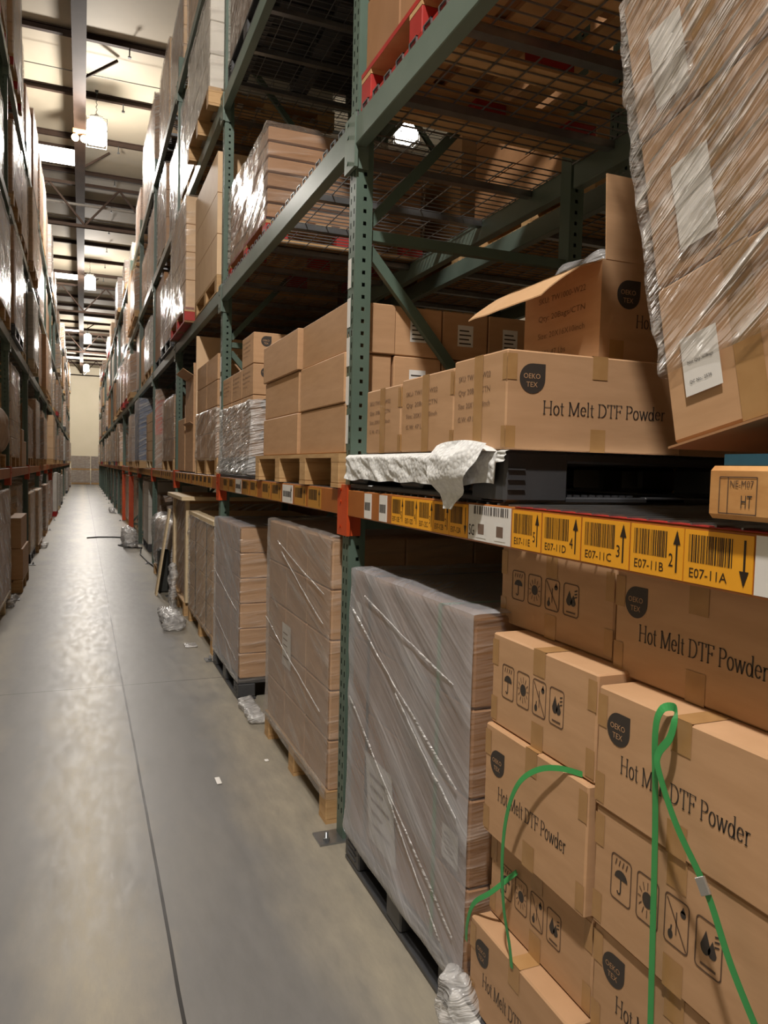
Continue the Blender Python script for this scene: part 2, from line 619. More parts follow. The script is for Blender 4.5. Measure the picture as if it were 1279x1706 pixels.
class Face:
    """a flat face to print on: (u, v) metres from its lower left corner as seen from outside"""

    def __init__(self, mb, o, du, dv, n):
        self.mb, self.o, self.du, self.dv, self.n = mb, Vector(o), Vector(du), Vector(dv), Vector(n)

    def pt(self, u, v, lift=0.0007):
        return self.o + self.du * u + self.dv * v + self.n * lift

    def poly(self, pts, mat, lift=0.0007):
        self.mb.poly([self.pt(u, v, lift) for u, v in pts], mat)

    def rect(self, u0, u1, v0, v1, mat, lift=0.0007):
        self.poly([(u0, v0), (u1, v0), (u1, v1), (u0, v1)], mat, lift)

    def line(self, pts, w, mat, lift=0.0009):
        for (a, b), (c, d) in zip(pts, pts[1:]):
            L = math.hypot(c - a, d - b) or 1e-6
            nx, ny = -(d - b) / L * w / 2, (c - a) / L * w / 2
            self.poly([(a + nx, b + ny), (a - nx, b - ny), (c - nx, d - ny), (c + nx, d + ny)], mat, lift)

    def text(self, s, u, v, width, mat, font=sans, height=None, lift=0.0010):
        polys, w = font(s)
        k = width / w
        kv = height / 0.7 if height else k
        for p in polys:
            self.poly([(u + x * k, v + y * kv) for x, y in p], mat, lift)


def badge(F, u, v, s, ground='cardboard'):
    """dark drop-shaped badge with its two words, lower-left at (u, v), size s"""
    r = s / 2
    pts = arc(u + r, v + r, r, r, 90, 360, 22) + [(u + s, v + s)]
    F.poly(pts, 'ink', 0.0008)
    F.text('OEKO', u + s * 0.14, v + s * 0.5, s * 0.66, ground, lift=0.0014)
    F.text('TEX', u + s * 0.26, v + s * 0.22, s * 0.44, ground, lift=0.0014)


def picto(F, u, v, w, h, k):
    """one handling pictogram in a rounded frame"""
    c, lw = w * 0.14, w * 0.05
    ring = arc(u + c, v + c, c, c, 180, 270, 4) + arc(u + w - c, v + c, c, c, 270, 360, 4) + arc(u + w - c, v + h - c, c, c, 0, 90, 4) + arc(u + c, v + h - c, c, c, 90, 180, 4)
    F.line(ring + [ring[0]], lw, 'ink_brown')
    cx, cy = u + w / 2, v + h / 2
    if k == 0:
        F.poly(arc(cx, cy, w * 0.33, h * 0.2, 0, 180, 10), 'ink')
        F.line([(cx, cy), (cx, cy - h * 0.28)] + arc(cx - w * 0.08, cy - h * 0.28, w * 0.08, h * 0.06, 0, -180, 5), w * 0.06, 'ink')
        for i in range(4):
            x = u + w * (0.2 + 0.18 * i)
            F.line([(x + w * 0.06, v + h * 0.92), (x, v + h * 0.78)], w * 0.05, 'ink_brown')
    elif k == 1:
        F.poly(arc(cx, cy, w * 0.24, h * 0.17, 0, 360, 16), 'ink')
        for i in range(12):
            a = 2 * PI * i / 12
            F.line([(cx + w * 0.3 * math.cos(a), cy + h * 0.21 * math.sin(a)), (cx + w * 0.44 * math.cos(a), cy + h * 0.38 * math.sin(a))], w * 0.035, 'ink_brown')
    elif k == 2:
        F.line([(u + w * 0.08, v + h * 0.92), (u + w * 0.94, v + h * 0.06)], w * 0.045, 'ink_brown')
        F.line([(cx, v + h * 0.25), (cx, v + h * 0.72)], w * 0.05, 'ink_brown')
        F.poly(arc(u + w * 0.26, v + h * 0.2, w * 0.11, h * 0.1, 0, 360, 10), 'ink')
        F.line([(u + w * 0.26, v + h * 0.2), (u + w * 0.3, v + h * 0.4)], w * 0.06, 'ink')
        F.poly(arc(u + w * 0.76, v + h * 0.76, w * 0.12, h * 0.08, 0, 360, 10), 'ink')
        F.poly([(u + w * 0.66, v + h * 0.78), (u + w * 0.76, v + h * 0.92), (u + w * 0.86, v + h * 0.78)], 'ink')
    else:
        F.poly(arc(cx - w * 0.12, cy - h * 0.02, w * 0.2, h * 0.16, 180, 360, 8) + [(cx - w * 0.12, cy + h * 0.3)], 'ink')
        F.poly(arc(cx + w * 0.14, cy - h * 0.06, w * 0.17, h * 0.12, 180, 360, 8) + [(cx + w * 0.14, cy + h * 0.18)], 'ink')
        for i in range(3):
            F.line([(u + w * 0.72, v + h * (0.6 + 0.1 * i)), (u + w * 0.9, v + h * (0.64 + 0.1 * i))], w * 0.05, 'ink')
        F.rect(u + w * 0.2, u + w * 0.8, v + h * 0.09, v + h * 0.14, 'ink_brown')


def carton_mb(x0, x1, y0, y1, z0, z1, mat='cardboard', prints=(), ch=0.004):
    """a closed carton; prints = [(face, kind)], face '-x' looks into the aisle, '-y' looks along it"""
    mb = MB(mat)
    mb.cham(x0, x1, y0, y1, z0, z1, ch)
    for face, kind in prints:
        if face == '-x':
            F = Face(mb, (x0, y1, z0), (0, -1, 0), (0, 0, 1), (-1, 0, 0))
            W = y1 - y0
        elif face == '+x':
            F = Face(mb, (x1, y0, z0), (0, 1, 0), (0, 0, 1), (1, 0, 0))
            W = y1 - y0
        else:
            F = Face(mb, (x0, y0, z0), (1, 0, 0), (0, 0, 1), (0, -1, 0))
            W = x1 - x0
        H = z1 - z0
        if kind == 'powder':
            badge(F, W * 0.065, H * 0.57, 0.066 if face == '-x' else 0.076, mat)
            F.text('Hot Melt DTF Powder', W * (0.16 if face == '-x' else 0.19), H * 0.37, W * (0.68 if face == '-x' else 0.705), 'ink', serif, height=0.036)
        elif kind == 'badge':
            badge(F, W * 0.1, H * 0.55, H * 0.34, mat)
            F.rect(W * 0.34, W * 0.37, H * 0.55, H * 0.62, 'ink_brown')
        elif kind == 'signs':
            pw, ph = W * 0.125, H * 0.36
            for k in range(4):
                picto(F, W * (0.12 + 0.163 * k), H * 0.34, pw, ph, k)
        elif kind == 'sku':
            for i, s in enumerate(('SKU: TW1000-W22', 'Qty: 20Bags/CTN', 'Size: 20X16X10inch', 'G.W: 47 Lbs')):
                F.text(s, W * 0.1, H * (0.76 - 0.15 * i), W * (0.62 if i < 3 else 0.4), 'ink_faint', height=H * 0.06)
    return mb


def tape_mb(x0, x1, y0, y1, z0, z1, corners=True, drop=0.06, w=0.048, axis='x', piece=0):
    """clear brown tape along the top seam and lapping down the ends"""
    mb = MB('tape')
    e = 0.0012
    if axis == 'x':
        c = (y0 + y1) / 2
        mb.poly([(x0, c - w / 2, z1 + e), (x1, c - w / 2, z1 + e), (x1, c + w / 2, z1 + e), (x0, c + w / 2, z1 + e)])
        for za, zb in ((z1 - drop, z1 + e), (z0 - 0.0, z0 + drop)):
            mb.poly([(x0 - e, c + w / 2, za), (x0 - e, c - w / 2, za), (x0 - e, c - w / 2, zb), (x0 - e, c + w / 2, zb)])
        if corners:
            for ya in (y0, y1 - w * 0.6):
                for za, zb in ((z0 + 0.01, z0 + 0.07), (z1 - 0.08, z1 - 0.015)):
                    mb.poly([(x0 - e, ya + w * 0.6, za), (x0 - e, ya, za), (x0 - e, ya, zb), (x0 - e, ya + w * 0.6, zb)])
    else:
        c = (x0 + x1) / 2
        if piece == 0:
            mb.poly([(c - w / 2, y0, z1 + e), (c + w / 2, y0, z1 + e), (c + w / 2, y1, z1 + e), (c - w / 2, y1, z1 + e)])
            for za, zb in ((z1 - drop, z1 + e), (z0, z0 + drop)):
                mb.poly([(c - w / 2, y0 - e, za), (c + w / 2, y0 - e, za), (c + w / 2, y0 - e, zb), (c - w / 2, y0 - e, zb)])
        if piece == 1:
            for za, zb in ((z0 + 0.005, z0 + 0.06), (z1 - 0.075, z1 - 0.01)):
                mb.poly([(x0, y0 - e, za), (x0 + w * 0.6, y0 - e, za), (x0 + w * 0.6, y0 - e, zb), (x0, y0 - e, zb)])
                mb.poly([(x0 - e, y0 + w * 0.4, za), (x0 - e, y0 - e, za), (x0 - e, y0 - e, zb), (x0 - e, y0 + w * 0.4, zb)])
        if piece == 2:
            yc = (y0 + y1) / 2
            mb.poly([(x0 - e, yc + w / 2, z0), (x0 - e, yc - w / 2, z0), (x0 - e, yc - w / 2, z1), (x0 - e, yc + w / 2, z1)])
    return mb


def carton(x0, x1, y0, y1, z0, z1, label, group=None, mat='cardboard', prints=(), tape='x', name='carton', rot=0.0):
    cx, cy = (x0 + x1) / 2, (y0 + y1) / 2
    a = (x0 - cx, x1 - cx, y0 - cy, y1 - cy, 0, z1 - z0)
    o = put(name, carton_mb(*a, mat=mat, prints=prints), None, (cx, cy, z0), (0, 0, rot))
    tag(o, label, 'carton', group)
    if tape:
        for q in ((0,) if tape == 'x' else (0, 1, 2)):
            put('packing_tape', tape_mb(*a, axis=tape, piece=q), o)
    return o

# ------------------------------------------------------------------ the building
ROOF = 9.25
mb = MB('concrete')
mb.box(-13, 13, -15.5, 66, -0.2, 0)
struct('floor', mb)
for nm, b in (('wall_far', (-13, 13, 66, 66.2, 0, ROOF)), ('wall_left', (-13.2, -13, -15.5, 66, 0, ROOF)), ('wall_right', (13, 13.2, -15.5, 66, 0, ROOF)), ('wall_back', (-13, 13, -15.7, -15.5, 0, ROOF))):
    mb = MB('wall_paint')
    mb.box(*b)
    struct(nm, mb)
mb = MB('roof_deck')
mb.box(-13.2, 13.2, -15.7, 66.2, ROOF, ROOF + 0.15)
struct('ceiling', mb)
mb = MB('roof_steel')
mb.box(-0.175, 0.06, -15.4, 65.9, 8.72, 8.76)
mb.box(-0.175, 0.06, -15.4, 65.9, 9.2, 9.24)
mb.box(-0.09, -0.03, -15.4, 65.9, 8.76, 9.2)
struct('ceiling_beam', mb)
y = 14.95 - 2.29 * 12
joist = MB('roof_steel')
joist.box(-12.9, 12.9, -0.045, 0.045, 9.225, 9.245)
joist.box(-12.9, 12.9, -0.045, 0.045, 9.13, 9.15)
joist.box(-12.9, 12.9, -0.01, 0.01, 9.15, 9.225)
jm = joist.mesh('ceiling_joist')
JY = []
while y < 65:
    o = put('ceiling_joist', jm, None, (0, y, 0))
    o['kind'] = 'structure'
    JY.append(y)
    y += 2.29
truss = MB('roof_steel')
for z in (8.9, 7.82):
    truss.box(-12.9, 12.9, -0.05, 0.05, z - 0.04, z + 0.04)
for k in range(-7, 8):
    x = 0.06 + k * 1.75
    truss.bar((x, 0, 7.85), (x - 0.88, 0, 8.88), 0.05, 0.05)
    truss.bar((x, 0, 7.85), (x + 0.86, 0, 8.88), 0.05, 0.05)
tm = truss.mesh('ceiling_truss')
for y in (21.9, 34.2, 46.5, 58.8):
    o = put('ceiling_truss', tm, None, (0, y, 0))
    o['kind'] = 'structure'
kick = MB('roof_steel')
kick.bar((0.0, 0, 8.74), (0.62, 0, 9.2), 0.045, 0.045)
km = kick.mesh('ceiling_brace')
for y in (15.6, 20.2, 33.9, 45.0):
    o = put('ceiling_brace', km, None, (0, y, 0))
    o['kind'] = 'structure'
ORD = ['first', 'second', 'third', 'fourth', 'fifth', 'sixth', 'seventh', 'eighth', 'ninth', 'tenth', 'eleventh', 'twelfth', 'thirteenth', 'fourteenth', 'fifteenth', 'sixteenth', 'seventeenth', 'eighteenth']
# pipes and cables under the roof
mb = MB('pipe_steel')
mb.tube([(-12.8, 22.3, 8.5), (12.8, 22.3, 8.5)], 0.035)
for x in (-5.0, 5.0):
    mb.tube([(x, 22.3, 8.5), (x, 22.3, 9.25)], 0.012)
tag(put('sprinkler_pipe', mb), 'bare steel sprinkler pipe crossing under the first roof truss', 'pipe')
for (y, z, lab) in ((15.9, 9.1, 'thin sagging cable strung under the roof before the nearest lamp'), (24.5, 8.9, 'thin cable strung across behind the first roof truss')):
    mb = MB('black_rubber')
    mb.tube([(-6 + i * 0.8, y, z - 0.12 + 0.0035 * (-6 + i * 0.8) ** 2) for i in range(16)], 0.008, n=5)
    tag(put('cable', mb), lab, 'cable')
sh = MB('dark_steel')
sh.tube([(0, 0, 0), (0, 0, -0.14)], 0.012)
sh.box(-0.03, 0.03, -0.03, 0.03, -0.16, -0.14)
shm = sh.mesh('sprinkler_head')
n = 0
for y in JY:
    if 14 < y < 36:
        o = put('sprinkler', shm, None, (0.80, y, 9.13))
        tag(o, 'small sprinkler head under the %s roof joist from the picture top' % ORD[n], 'sprinkler', 'sprinkler heads on the roof joists')
        n += 1

# high bay lamps
hb_top, hb_lens, hb_chain = MB('white_plastic'), MB('lamp_lens'), MB('dark_steel')
hb_top.cham(-0.13, 0.13, -0.13, 0.13, 0.40, 0.50, 0.02)
hb_top.tube([(0, 0, 0.5), (0, 0, 0.56)], 0.04)
hb_lens.cham(-0.19, 0.19, -0.19, 0.19, -0.02, 0.40, 0.05)
for k in range(10):
    hb_chain.tube([(0.012 * (-1) ** k, 0, 0.56 + 0.05 * k), (-0.012 * (-1) ** k, 0, 0.61 + 0.05 * k)], 0.006, n=5)
hb_chain.box(-0.03, 0.03, -0.02, 0.02, 1.0, 1.05)
cage = MB('galvanised')
for x in (-0.2, 0.2):
    for yy in (-0.2, 0.2):
        cage.tube([(x, yy, -0.04), (x, yy, 0.42)], 0.006, n=5)
for z in (-0.04, 0.18, 0.42):
    cage.tube([(-0.2, -0.2, z), (0.2, -0.2, z), (0.2, 0.2, z), (-0.2, 0.2, z), (-0.2, -0.2, z)], 0.006, n=5)
hbm = [hb_top.mesh('housing'), hb_lens.mesh('lens'), hb_chain.mesh('hanger_chain'), cage.mesh('wire_guard')]
LAMP_LABELS = ['glowing high bay lamp hung nearest, beside the twin-headed emergency light', 'glowing high bay lamp hung second down the aisle', 'glowing high bay lamp hung third, farthest down the aisle', 'added high bay lamp over the aisle end, brightening the far wall', 'added high bay lamp overhead, out of view, lighting the foreground',
               'high bay lamp over the aisle behind the viewpoint', 'high bay lamp seen through the gap between racks']
for (x, y, wt), lab in zip(LAMPS, LAMP_LABELS):
    e = empty('high_bay_lamp', (x, y, LAMP_Z))
    tag(e, lab, 'lamp', 'high bay lamps')
    for m, nm in zip(hbm, ('housing', 'lens', 'hanger_chain', 'wire_guard')):
        put(nm, m, e)
    # the lamp's own light leaves below and around the lens
    ld = bpy.data.lights.new('high_bay_light', 'POINT')
    ld.shadow_soft_size = 0.16
    ld.energy = wt
    ld.color = LAMP_COL
    lo = bpy.data.objects.new('high_bay_light', ld)
    COL.objects.link(lo)
    lo.location = (x, y, LAMP_Z - 0.26)
# emergency light under the beam
e = empty('emergency_light', (-0.06, 17.9, 8.6))
tag(e, 'twin-headed emergency light fixed under the long roof beam', 'light')
mb = MB('cardboard_dark')
mb.cham(-0.14, 0.14, -0.06, 0.06, 0.02, 0.12, 0.01)
put('housing', mb, e)
for sx in (-1, 1):
    mb = MB('cream_plastic')
    mb.tube([(sx * 0.07, 0.0, 0.03), (sx * 0.07, -0.02, -0.02), (sx * 0.075, -0.03, -0.04)], 0.02)
    mb.tube([(sx * 0.075, 0.02, -0.07), (sx * 0.085, -0.06, -0.09)], 0.055, n=14)
    mb.tube([(sx * 0.085, -0.06, -0.09), (sx * 0.09, -0.09, -0.098)], 0.075, n=14)
    put('lamp_head', mb, e)
# skylights
for k, y in enumerate((20.9, 34.0, 47.5, 60.0)):
    e = empty('skylight', (-1.3, y, ROOF))
    tag(e, 'bright roof skylight panel, %s one beside the long roof beam' % ORD[k], 'skylight', 'roof skylights')
    mb = MB('skylight_pane')
    mb.box(-1.15, 1.15, -0.55, 0.55, -0.05, -0.03)
    put('pane', mb, e)
    mb = MB('roof_steel')
    for b in ((-1.2, 1.2, -0.6, -0.55), (-1.2, 1.2, 0.55, 0.6), (-1.2, -1.15, -0.55, 0.55), (1.15, 1.2, -0.55, 0.55)):
        mb.box(*b, -0.06, -0.0)
    put('frame', mb, e)

# ------------------------------------------------------------------ pallet racks
ZT = [0.0, 1.445, 2.885, 4.30, 5.75]
RX, LX, DEP = 0.978, -0.72, 1.07
RP = [-0.15 + 3.0 * k for k in range(18)]
LP = [6.03 + 3.0 * k for k in range(16)]


def holed_face(mb, o, du, W, H, cols, hw, hh, pitch, z0=0.12):
    o, du = Vector(o), Vector(du)
    up = Vector((0, 0, 1))

    def q(a, b, z_, w_):
        mb.poly([o + du * a + up * z_, o + du * b + up * z_, o + du * b + up * w_, o + du * a + up * w_])
    x = 0.0
    for c in cols:
        q(x, c - hw, 0, H)
        z = 0.0
        k = z0
        while k < H - 0.05:
            q(c - hw, c + hw, z, k - hh)
            z = k + hh
            k += pitch
        q(c - hw, c + hw, z, H)
        x = c + hw
    q(x, W, 0, H)


def post_mesh(sx, H, mat):
    """rack column, front face towards the aisle (-x for sx=1), origin at base, front at x=0"""
    mb = MB(mat)
    w, d = 0.076, 0.07
    if sx > 0:
        holed_face(mb, (0, w / 2, 0), (0, -1, 0), w, H, (0.02, 0.056), 0.0045, 0.011, 0.0475)
        holed_face(mb, (0, -w / 2, 0), (1, 0, 0), d, H, (0.038,), 0.0065, 0.0075, 0.0475)
    else:
        holed_face(mb, (0, -w / 2, 0), (0, 1, 0), w, H, (0.02, 0.056), 0.0045, 0.011, 0.0475)
        holed_face(mb, (-d, -w / 2, 0), (1, 0, 0), d, H, (0.032,), 0.0065, 0.0075, 0.0475)
    X = d * sx
    mb.poly([(X, -w / 2, 0), (X, w / 2, 0), (X, w / 2, H), (X, -w / 2, H)])
    mb.poly([(0, w / 2, 0), (X, w / 2, 0), (X, w / 2, H), (0, w / 2, H)])
    mb.poly([(0, -w / 2, H), (X, -w / 2, H), (X, w / 2, H), (0, w / 2, H)])
    return mb.mesh('post')


_PM = {}


def post(sx, H, mat):
    k = (sx, H, mat)
    if k not in _PM:
        _PM[k] = post_mesh(*k)
    return _PM[k]


strut = MB('green_steel')
strut.box(0.07, DEP - 0.07, -0.018, 0.018, -0.02, 0.02)
strut_m = strut.mesh('horizontal_strut')
dg_a, dg_b = MB('green_steel'), MB('green_steel')
dg_a.bar((0.07, 0.0, 0), (DEP - 0.07, 0.0, -1.05), 0.03, 0.04)
dg_b.bar((0.07, 0.0, 0), (DEP - 0.07, 0.0, 1.05), 0.03, 0.04)
dg_am, dg_bm = dg_a.mesh('diagonal_brace'), dg_b.mesh('diagonal_brace')
fp = MB('galvanised')
fp.box(-0.10, 0.09, -0.055, 0.055, 0, 0.008)
fp.tube([(-0.065, -0.025, 0.0), (-0.065, -0.025, 0.045)], 0.008)
fp.tube([(-0.065, -0.025, 0.008), (-0.065, -0.025, 0.02)], 0.014, n=6, smooth=False)
fp_m = fp.mesh('foot_plate')


def frame(x, sx, y, H, label, group, mat='green_steel', lower_orange=False):
    e = empty('rack_upright_frame', (x, y, 0))
    tag(e, label, 'rack frame', group)
    put('post', post(sx, H, mat), e)
    p = put('post', post(-sx, H, 'green_steel'), e, (DEP * sx, 0, 0))
    f = put('foot_plate', fp_m, e)
    if sx < 0:
        f.rotation_euler = (0, 0, PI)
    f = put('foot_plate', fp_m, e, (DEP * sx, 0, 0))
    if sx > 0:
        f.rotation_euler = (0, 0, PI)
    z = 0.15
    k = 0
    while z < H - 0.1:
        s = put('horizontal_strut', strut_m, e, (0, 0, z))
        if sx < 0:
            s.rotation_euler = (0, 0, PI)
        if z + 1.1 < H:
            d = put('diagonal_brace', dg_am, e, (0, 0.0, z + 1.10)) if k % 2 else put('diagonal_brace', dg_bm, e, (0, 0.0, z + 0.05))
            if sx < 0:
                d.rotation_euler = (0, 0, PI)
        z += 1.155
        k += 1
    if lower_orange:
        mb = MB('orange_steel')
        mb.box(-0.012 * sx if sx > 0 else 0, 0 if sx > 0 else 0.012, -0.055, 0.055, 0.02, 1.24)
        mb.box(0 if sx > 0 else -0.09, 0.09 if sx > 0 else 0, -0.055, -0.043, 0.02, 1.24)
        g = put('post_guard', mb, e)
        g['label'] = 'orange post guard on the lower part of the column'
    return e


for k, y in enumerate(RP):
    if k == 0:
        lab = 'green upright rack frame just beside the viewpoint, out past the powder cartons'
    elif k == 1:
        lab = 'nearest green upright rack frame between the powder cartons and six plain cartons'
    else:
        lab = 'green upright rack frame, %s down the aisle on yellow-labelled rack' % ORD[k - 1]
    fr = frame(RX + 0.014, 1, y, 6.05, lab, 'uprights of the yellow-labelled rack', lower_orange=(k in (6, 7)))
    if k in (1, 2):
        for j in range(5):
            mb = MB('paper')
            z = 1.63 + j * 0.155 if k == 1 else 1.65 + j * 0.15
            mb.box(-0.002, -0.0005, -0.0 if k == 1 else -0.01, 0.034, z, z + 0.115)
            s = put('sticker', mb, fr)
            s['label'] = 'white sticker on the post front'
for k, y in enumerate(LP):
    frame(LX - 0.014, -1, y, 6.05, 'green upright rack frame, %s down the aisle on opposite rack' % ORD[k], 'uprights of the opposite rack', lower_orange=(k == 5))

# load beams
_BM = {}
ZN = ['floor', 'first shelf', 'second shelf', 'third shelf', 'top shelf']


def beam_meshes(mat, sx):
    if (mat, sx) not in _BM:
        L = 3.0 - 0.09
        b = MB(mat)
        b.cham(0, 0.05 * sx, 0.045, 0.045 + L, -0.103, 0, 0.003) if sx > 0 else b.cham(-0.05, 0, 0.045, 0.045 + L, -0.103, 0, 0.003)
        c = MB('orange_steel' if mat == 'beam_orange' else 'green_beam')
        a0, a1 = (-0.004, 0.010) if sx > 0 else (-0.010, 0.004)
        c.box(a0, a1, -0.001, 0.06, -0.185, 0.02)
        c.box(0 if sx > 0 else -0.06, 0.06 if sx > 0 else 0, 0.040, 0.046, -0.185, 0.02)
        for z in (-0.15, -0.05, 0.0):
            c.tube([(a0 - 0.004 if sx > 0 else a1 + 0.004, 0.02, z), ((a0 + a1) / 2, 0.02, z)], 0.008, n=8)
        c2 = MB('orange_steel' if mat == 'beam_orange' else 'green_beam')
        c2.box(a0, a1, 2.94, 3.001, -0.185, 0.02)
        c2.box(0 if sx > 0 else -0.06, 0.06 if sx > 0 else 0, 2.954, 2.96, -0.185, 0.02)
        _BM[(mat, sx)] = (b.mesh('load_beam'), c.mesh('end_connector'), c2.mesh('end_connector'))
    return _BM[(mat, sx)]


def beam(x, sx, y, z, mat, label, group, conn=True):
    b, c, c2 = beam_meshes(mat, sx)
    o = put('load_beam', b, None, (x, y, z))
    tag(o, label, 'rack beam', group)
    if conn:
        put('end_connector', c, o)
        put('end_connector', c2, o)
    return o


def deck_mesh(sx, teeth=True):
    mb = MB('wire')
    n = 54
    for i in range(n):
        y = 0.06 + i * (2.88 / (n - 1))
        a, b = (0.004, DEP - 0.02)
        xs = (a, b) if sx > 0 else (-b, -a)
        mb.box(xs[0], xs[1], y - 0.0022, y + 0.0022, 0.0005, 0.005)
        if not teeth:
            continue
        q = -0.006 * sx
        mb.box(min(q, q + 0.006 * sx) + 0.01 * sx, max(q, q + 0.006 * sx) + 0.01 * sx, y - 0.0022, y + 0.0022, 0.001, 0.026)
        mb.box(0.004 if sx > 0 else -0.01, 0.01 if sx > 0 else -0.004, y - 0.0022, y + 0.05, 0.022, 0.026) if i % 2 else None
    for i in range(9):
        x = 0.05 + i * 0.12
        x = x * sx
        mb.box(x - 0.0022, x + 0.0022, 0.05, 2.95, -0.004, 0.0005)
    return mb.mesh('wire_deck')


def chan_mesh(sx):
    mb = MB('galvanised')
    a, b = (0.052, DEP - 0.052) if sx > 0 else (-DEP + 0.052, -0.052)
    mb.box(a, b, -0.02, 0.02, -0.035, -0.005)
    return mb.mesh('support_channel')


DECK = {1: deck_mesh(1), -1: deck_mesh(-1, False), 0: deck_mesh(1, False)}
CHAN = {1: chan_mesh(1), -1: chan_mesh(-1)}


def deck(x, sx, y, z, label, group):
    o = put('wire_mesh_deck', DECK[sx if abs(z - ZT[2]) < 0.01 and sx > 0 and x < 1 and y < 3 else (0 if sx > 0 else -1)], None, (x, y, z))
    tag(o, label, 'wire deck', group)
    for k in range(6):
        put('support_channel', CHAN[sx], o, (0, 0.3 + 0.48 * k, 0))
    return o


def location_label(parent, y, w, code, num, arrow, mat='yellow_label', seed=0, x=0.0):
    """one adhesive label on the beam face; y is its far end"""
    mb = MB(mat)
    mb.box(-0.0022, -0.0004, y - w, y, -0.098, -0.006)
    F = Face(mb, (-0.0022, y, -0.098), (0, -1, 0), (0, 0, 1), (-1, 0, 0))
    wide = not mat.startswith('paper')
    r = random.Random(seed)
    u = w * 0.07
    end = w * (0.72 if wide else 0.86)
    while u < end:
        bw = r.choice((0.0008, 0.0012, 0.0022, 0.003)) * (w / 0.13)
        F.rect(u, min(u + bw, end), 0.036 if wide else 0.03, 0.084 if wide else 0.06, 'barcode_ink', 0.0004)
        u += bw + r.choice((0.0008, 0.0012, 0.002)) * (w / 0.13)
    if code:
        F.text(code, w * 0.08, 0.010, w * 0.58, 'barcode_ink', height=0.0165, lift=0.0006)
    if num:
        F.text(num, w * 0.745, 0.022, w * 0.085, 'barcode_ink', height=0.024, lift=0.0006)
    if arrow:
        ux = w * 0.89
        F.line([(ux, 0.012), (ux, 0.084)], 0.004 * w / 0.13, 'barcode_ink', 0.0006)
        hw = w * 0.065
        if arrow > 0:
            F.poly([(ux - hw, 0.062), (ux + hw, 0.062), (ux, 0.088)], 'barcode_ink', 0.0008)
        else:
            F.poly([(ux - hw, 0.034), (ux, 0.008), (ux + hw, 0.034)], 'barcode_ink', 0.0008)
    return put('location_label', mb, parent)


lab_far = {}
for k, y in enumerate(RP[:-1]):
    for lv in range(1, 5):
        bay = 'nearest' if k == 0 else ORD[k]
        b = beam(RX, 1, y, ZT[lv], 'beam_orange' if lv == 1 else 'green_beam',
                 ('orange front beam with yellow barcode labels, %s bay, %s' if lv == 1 else 'green front beam, %s bay, %s of yellow-labelled rack') % (bay, ZN[lv]),
                 'front beams of the yellow-labelled rack', conn=k < 7)
        if lv == 1 and k == 0:
            # two sets of five location labels and the white ones between
            for j, (a, b2, code, num, ar) in enumerate(((1.567, 1.445, 'E07-11E', '5', 1), (1.438, 1.298, 'E07-11D', '4', 1), (1.292, 1.146, 'E07-11C', '3', 1), (1.141, 1.006, 'E07-11B', '2', 1), (1.003, 0.859, 'E07-11A', '', -1))):
                location_label(b, a - y, a - b2, code, num, ar, seed=j)
            for j, (a, b2) in enumerate(((2.335, 2.23), (2.228, 2.12), (2.118, 2.01), (2.008, 1.905), (1.903, 1.795))):
                location_label(b, a - y, a - b2, ('E07-12E', 'E07-12D', 'E07-12C', 'E07-12B', 'E07-12A')[j], ('5', '4', '3', '2', '')[j], 1 if j < 4 else -1, seed=20 + j)
            for j, (a, b2) in enumerate(((2.60, 2.53), (2.45, 2.38))):
                s = location_label(b, a - y, a - b2, '', '', 0, 'paper', 40 + j)
            mb = MB('paper')
            mb.box(-0.0022, -0.0004, 1.575 - y, 1.79 - y, -0.098, -0.004)
            F = Face(mb, (-0.0022, 1.79 - y, -0.098), (0, -1, 0), (0, 0, 1), (-1, 0, 0))
            F.text('SG', 0.004, 0.012, 0.03, 'barcode_ink', height=0.03)
            for u0 in (0.045, 0.14):
                F.rect(u0, u0 + 0.052, 0.008, 0.055, 'paper_creased', 0.0008)
                F.rect(u0 + 0.01, u0 + 0.042, 0.018, 0.045, 'dark_carton', 0.0012)
            r = random.Random(3)
            u = 0.03
            while u < 0.2:
                F.rect(u, u + 0.004, 0.07, 0.092, 'barcode_ink')
                u += r.choice((0.006, 0.009, 0.011))
            s = put('paper_label', mb, b)
            s['label'] = 'white printed label strip between the two yellow sets'
            mb = MB('paper')
            mb.box(-0.0022, -0.0004, 0.5 - y, 0.855 - y, -0.098, -0.004)
            put('paper_label', mb, b)['label'] = 'blank white label at the near end of the beam'
            mb = MB('red_paint')
            mb.box(-0.001, 0.03, 0.3 - y, 1.56 - y, 0.0002, 0.0015)
            put('red_edge_tape', mb, b)
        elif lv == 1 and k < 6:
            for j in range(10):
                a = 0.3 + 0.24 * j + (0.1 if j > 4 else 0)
                location_label(b, a + 0.2, 0.2, '', '', 1, 'yellow_label_dim' if j not in (2, 7) or k > 2 else ('paper' if k == 1 else 'yellow_label_dim'), seed=60 + 10 * k + j)
        beam(RX + DEP, -1, y, ZT[lv], 'green_beam', 'green back beam, %s bay, %s of yellow-labelled rack' % (bay, ZN[lv]), 'back beams of the yellow-labelled rack', conn=False)
        if k < 9:
            deck(RX, 1, y, ZT[lv], 'wire mesh deck, %s bay, %s of yellow-labelled rack' % (bay, ZN[lv]), 'wire decks of the yellow-labelled rack')
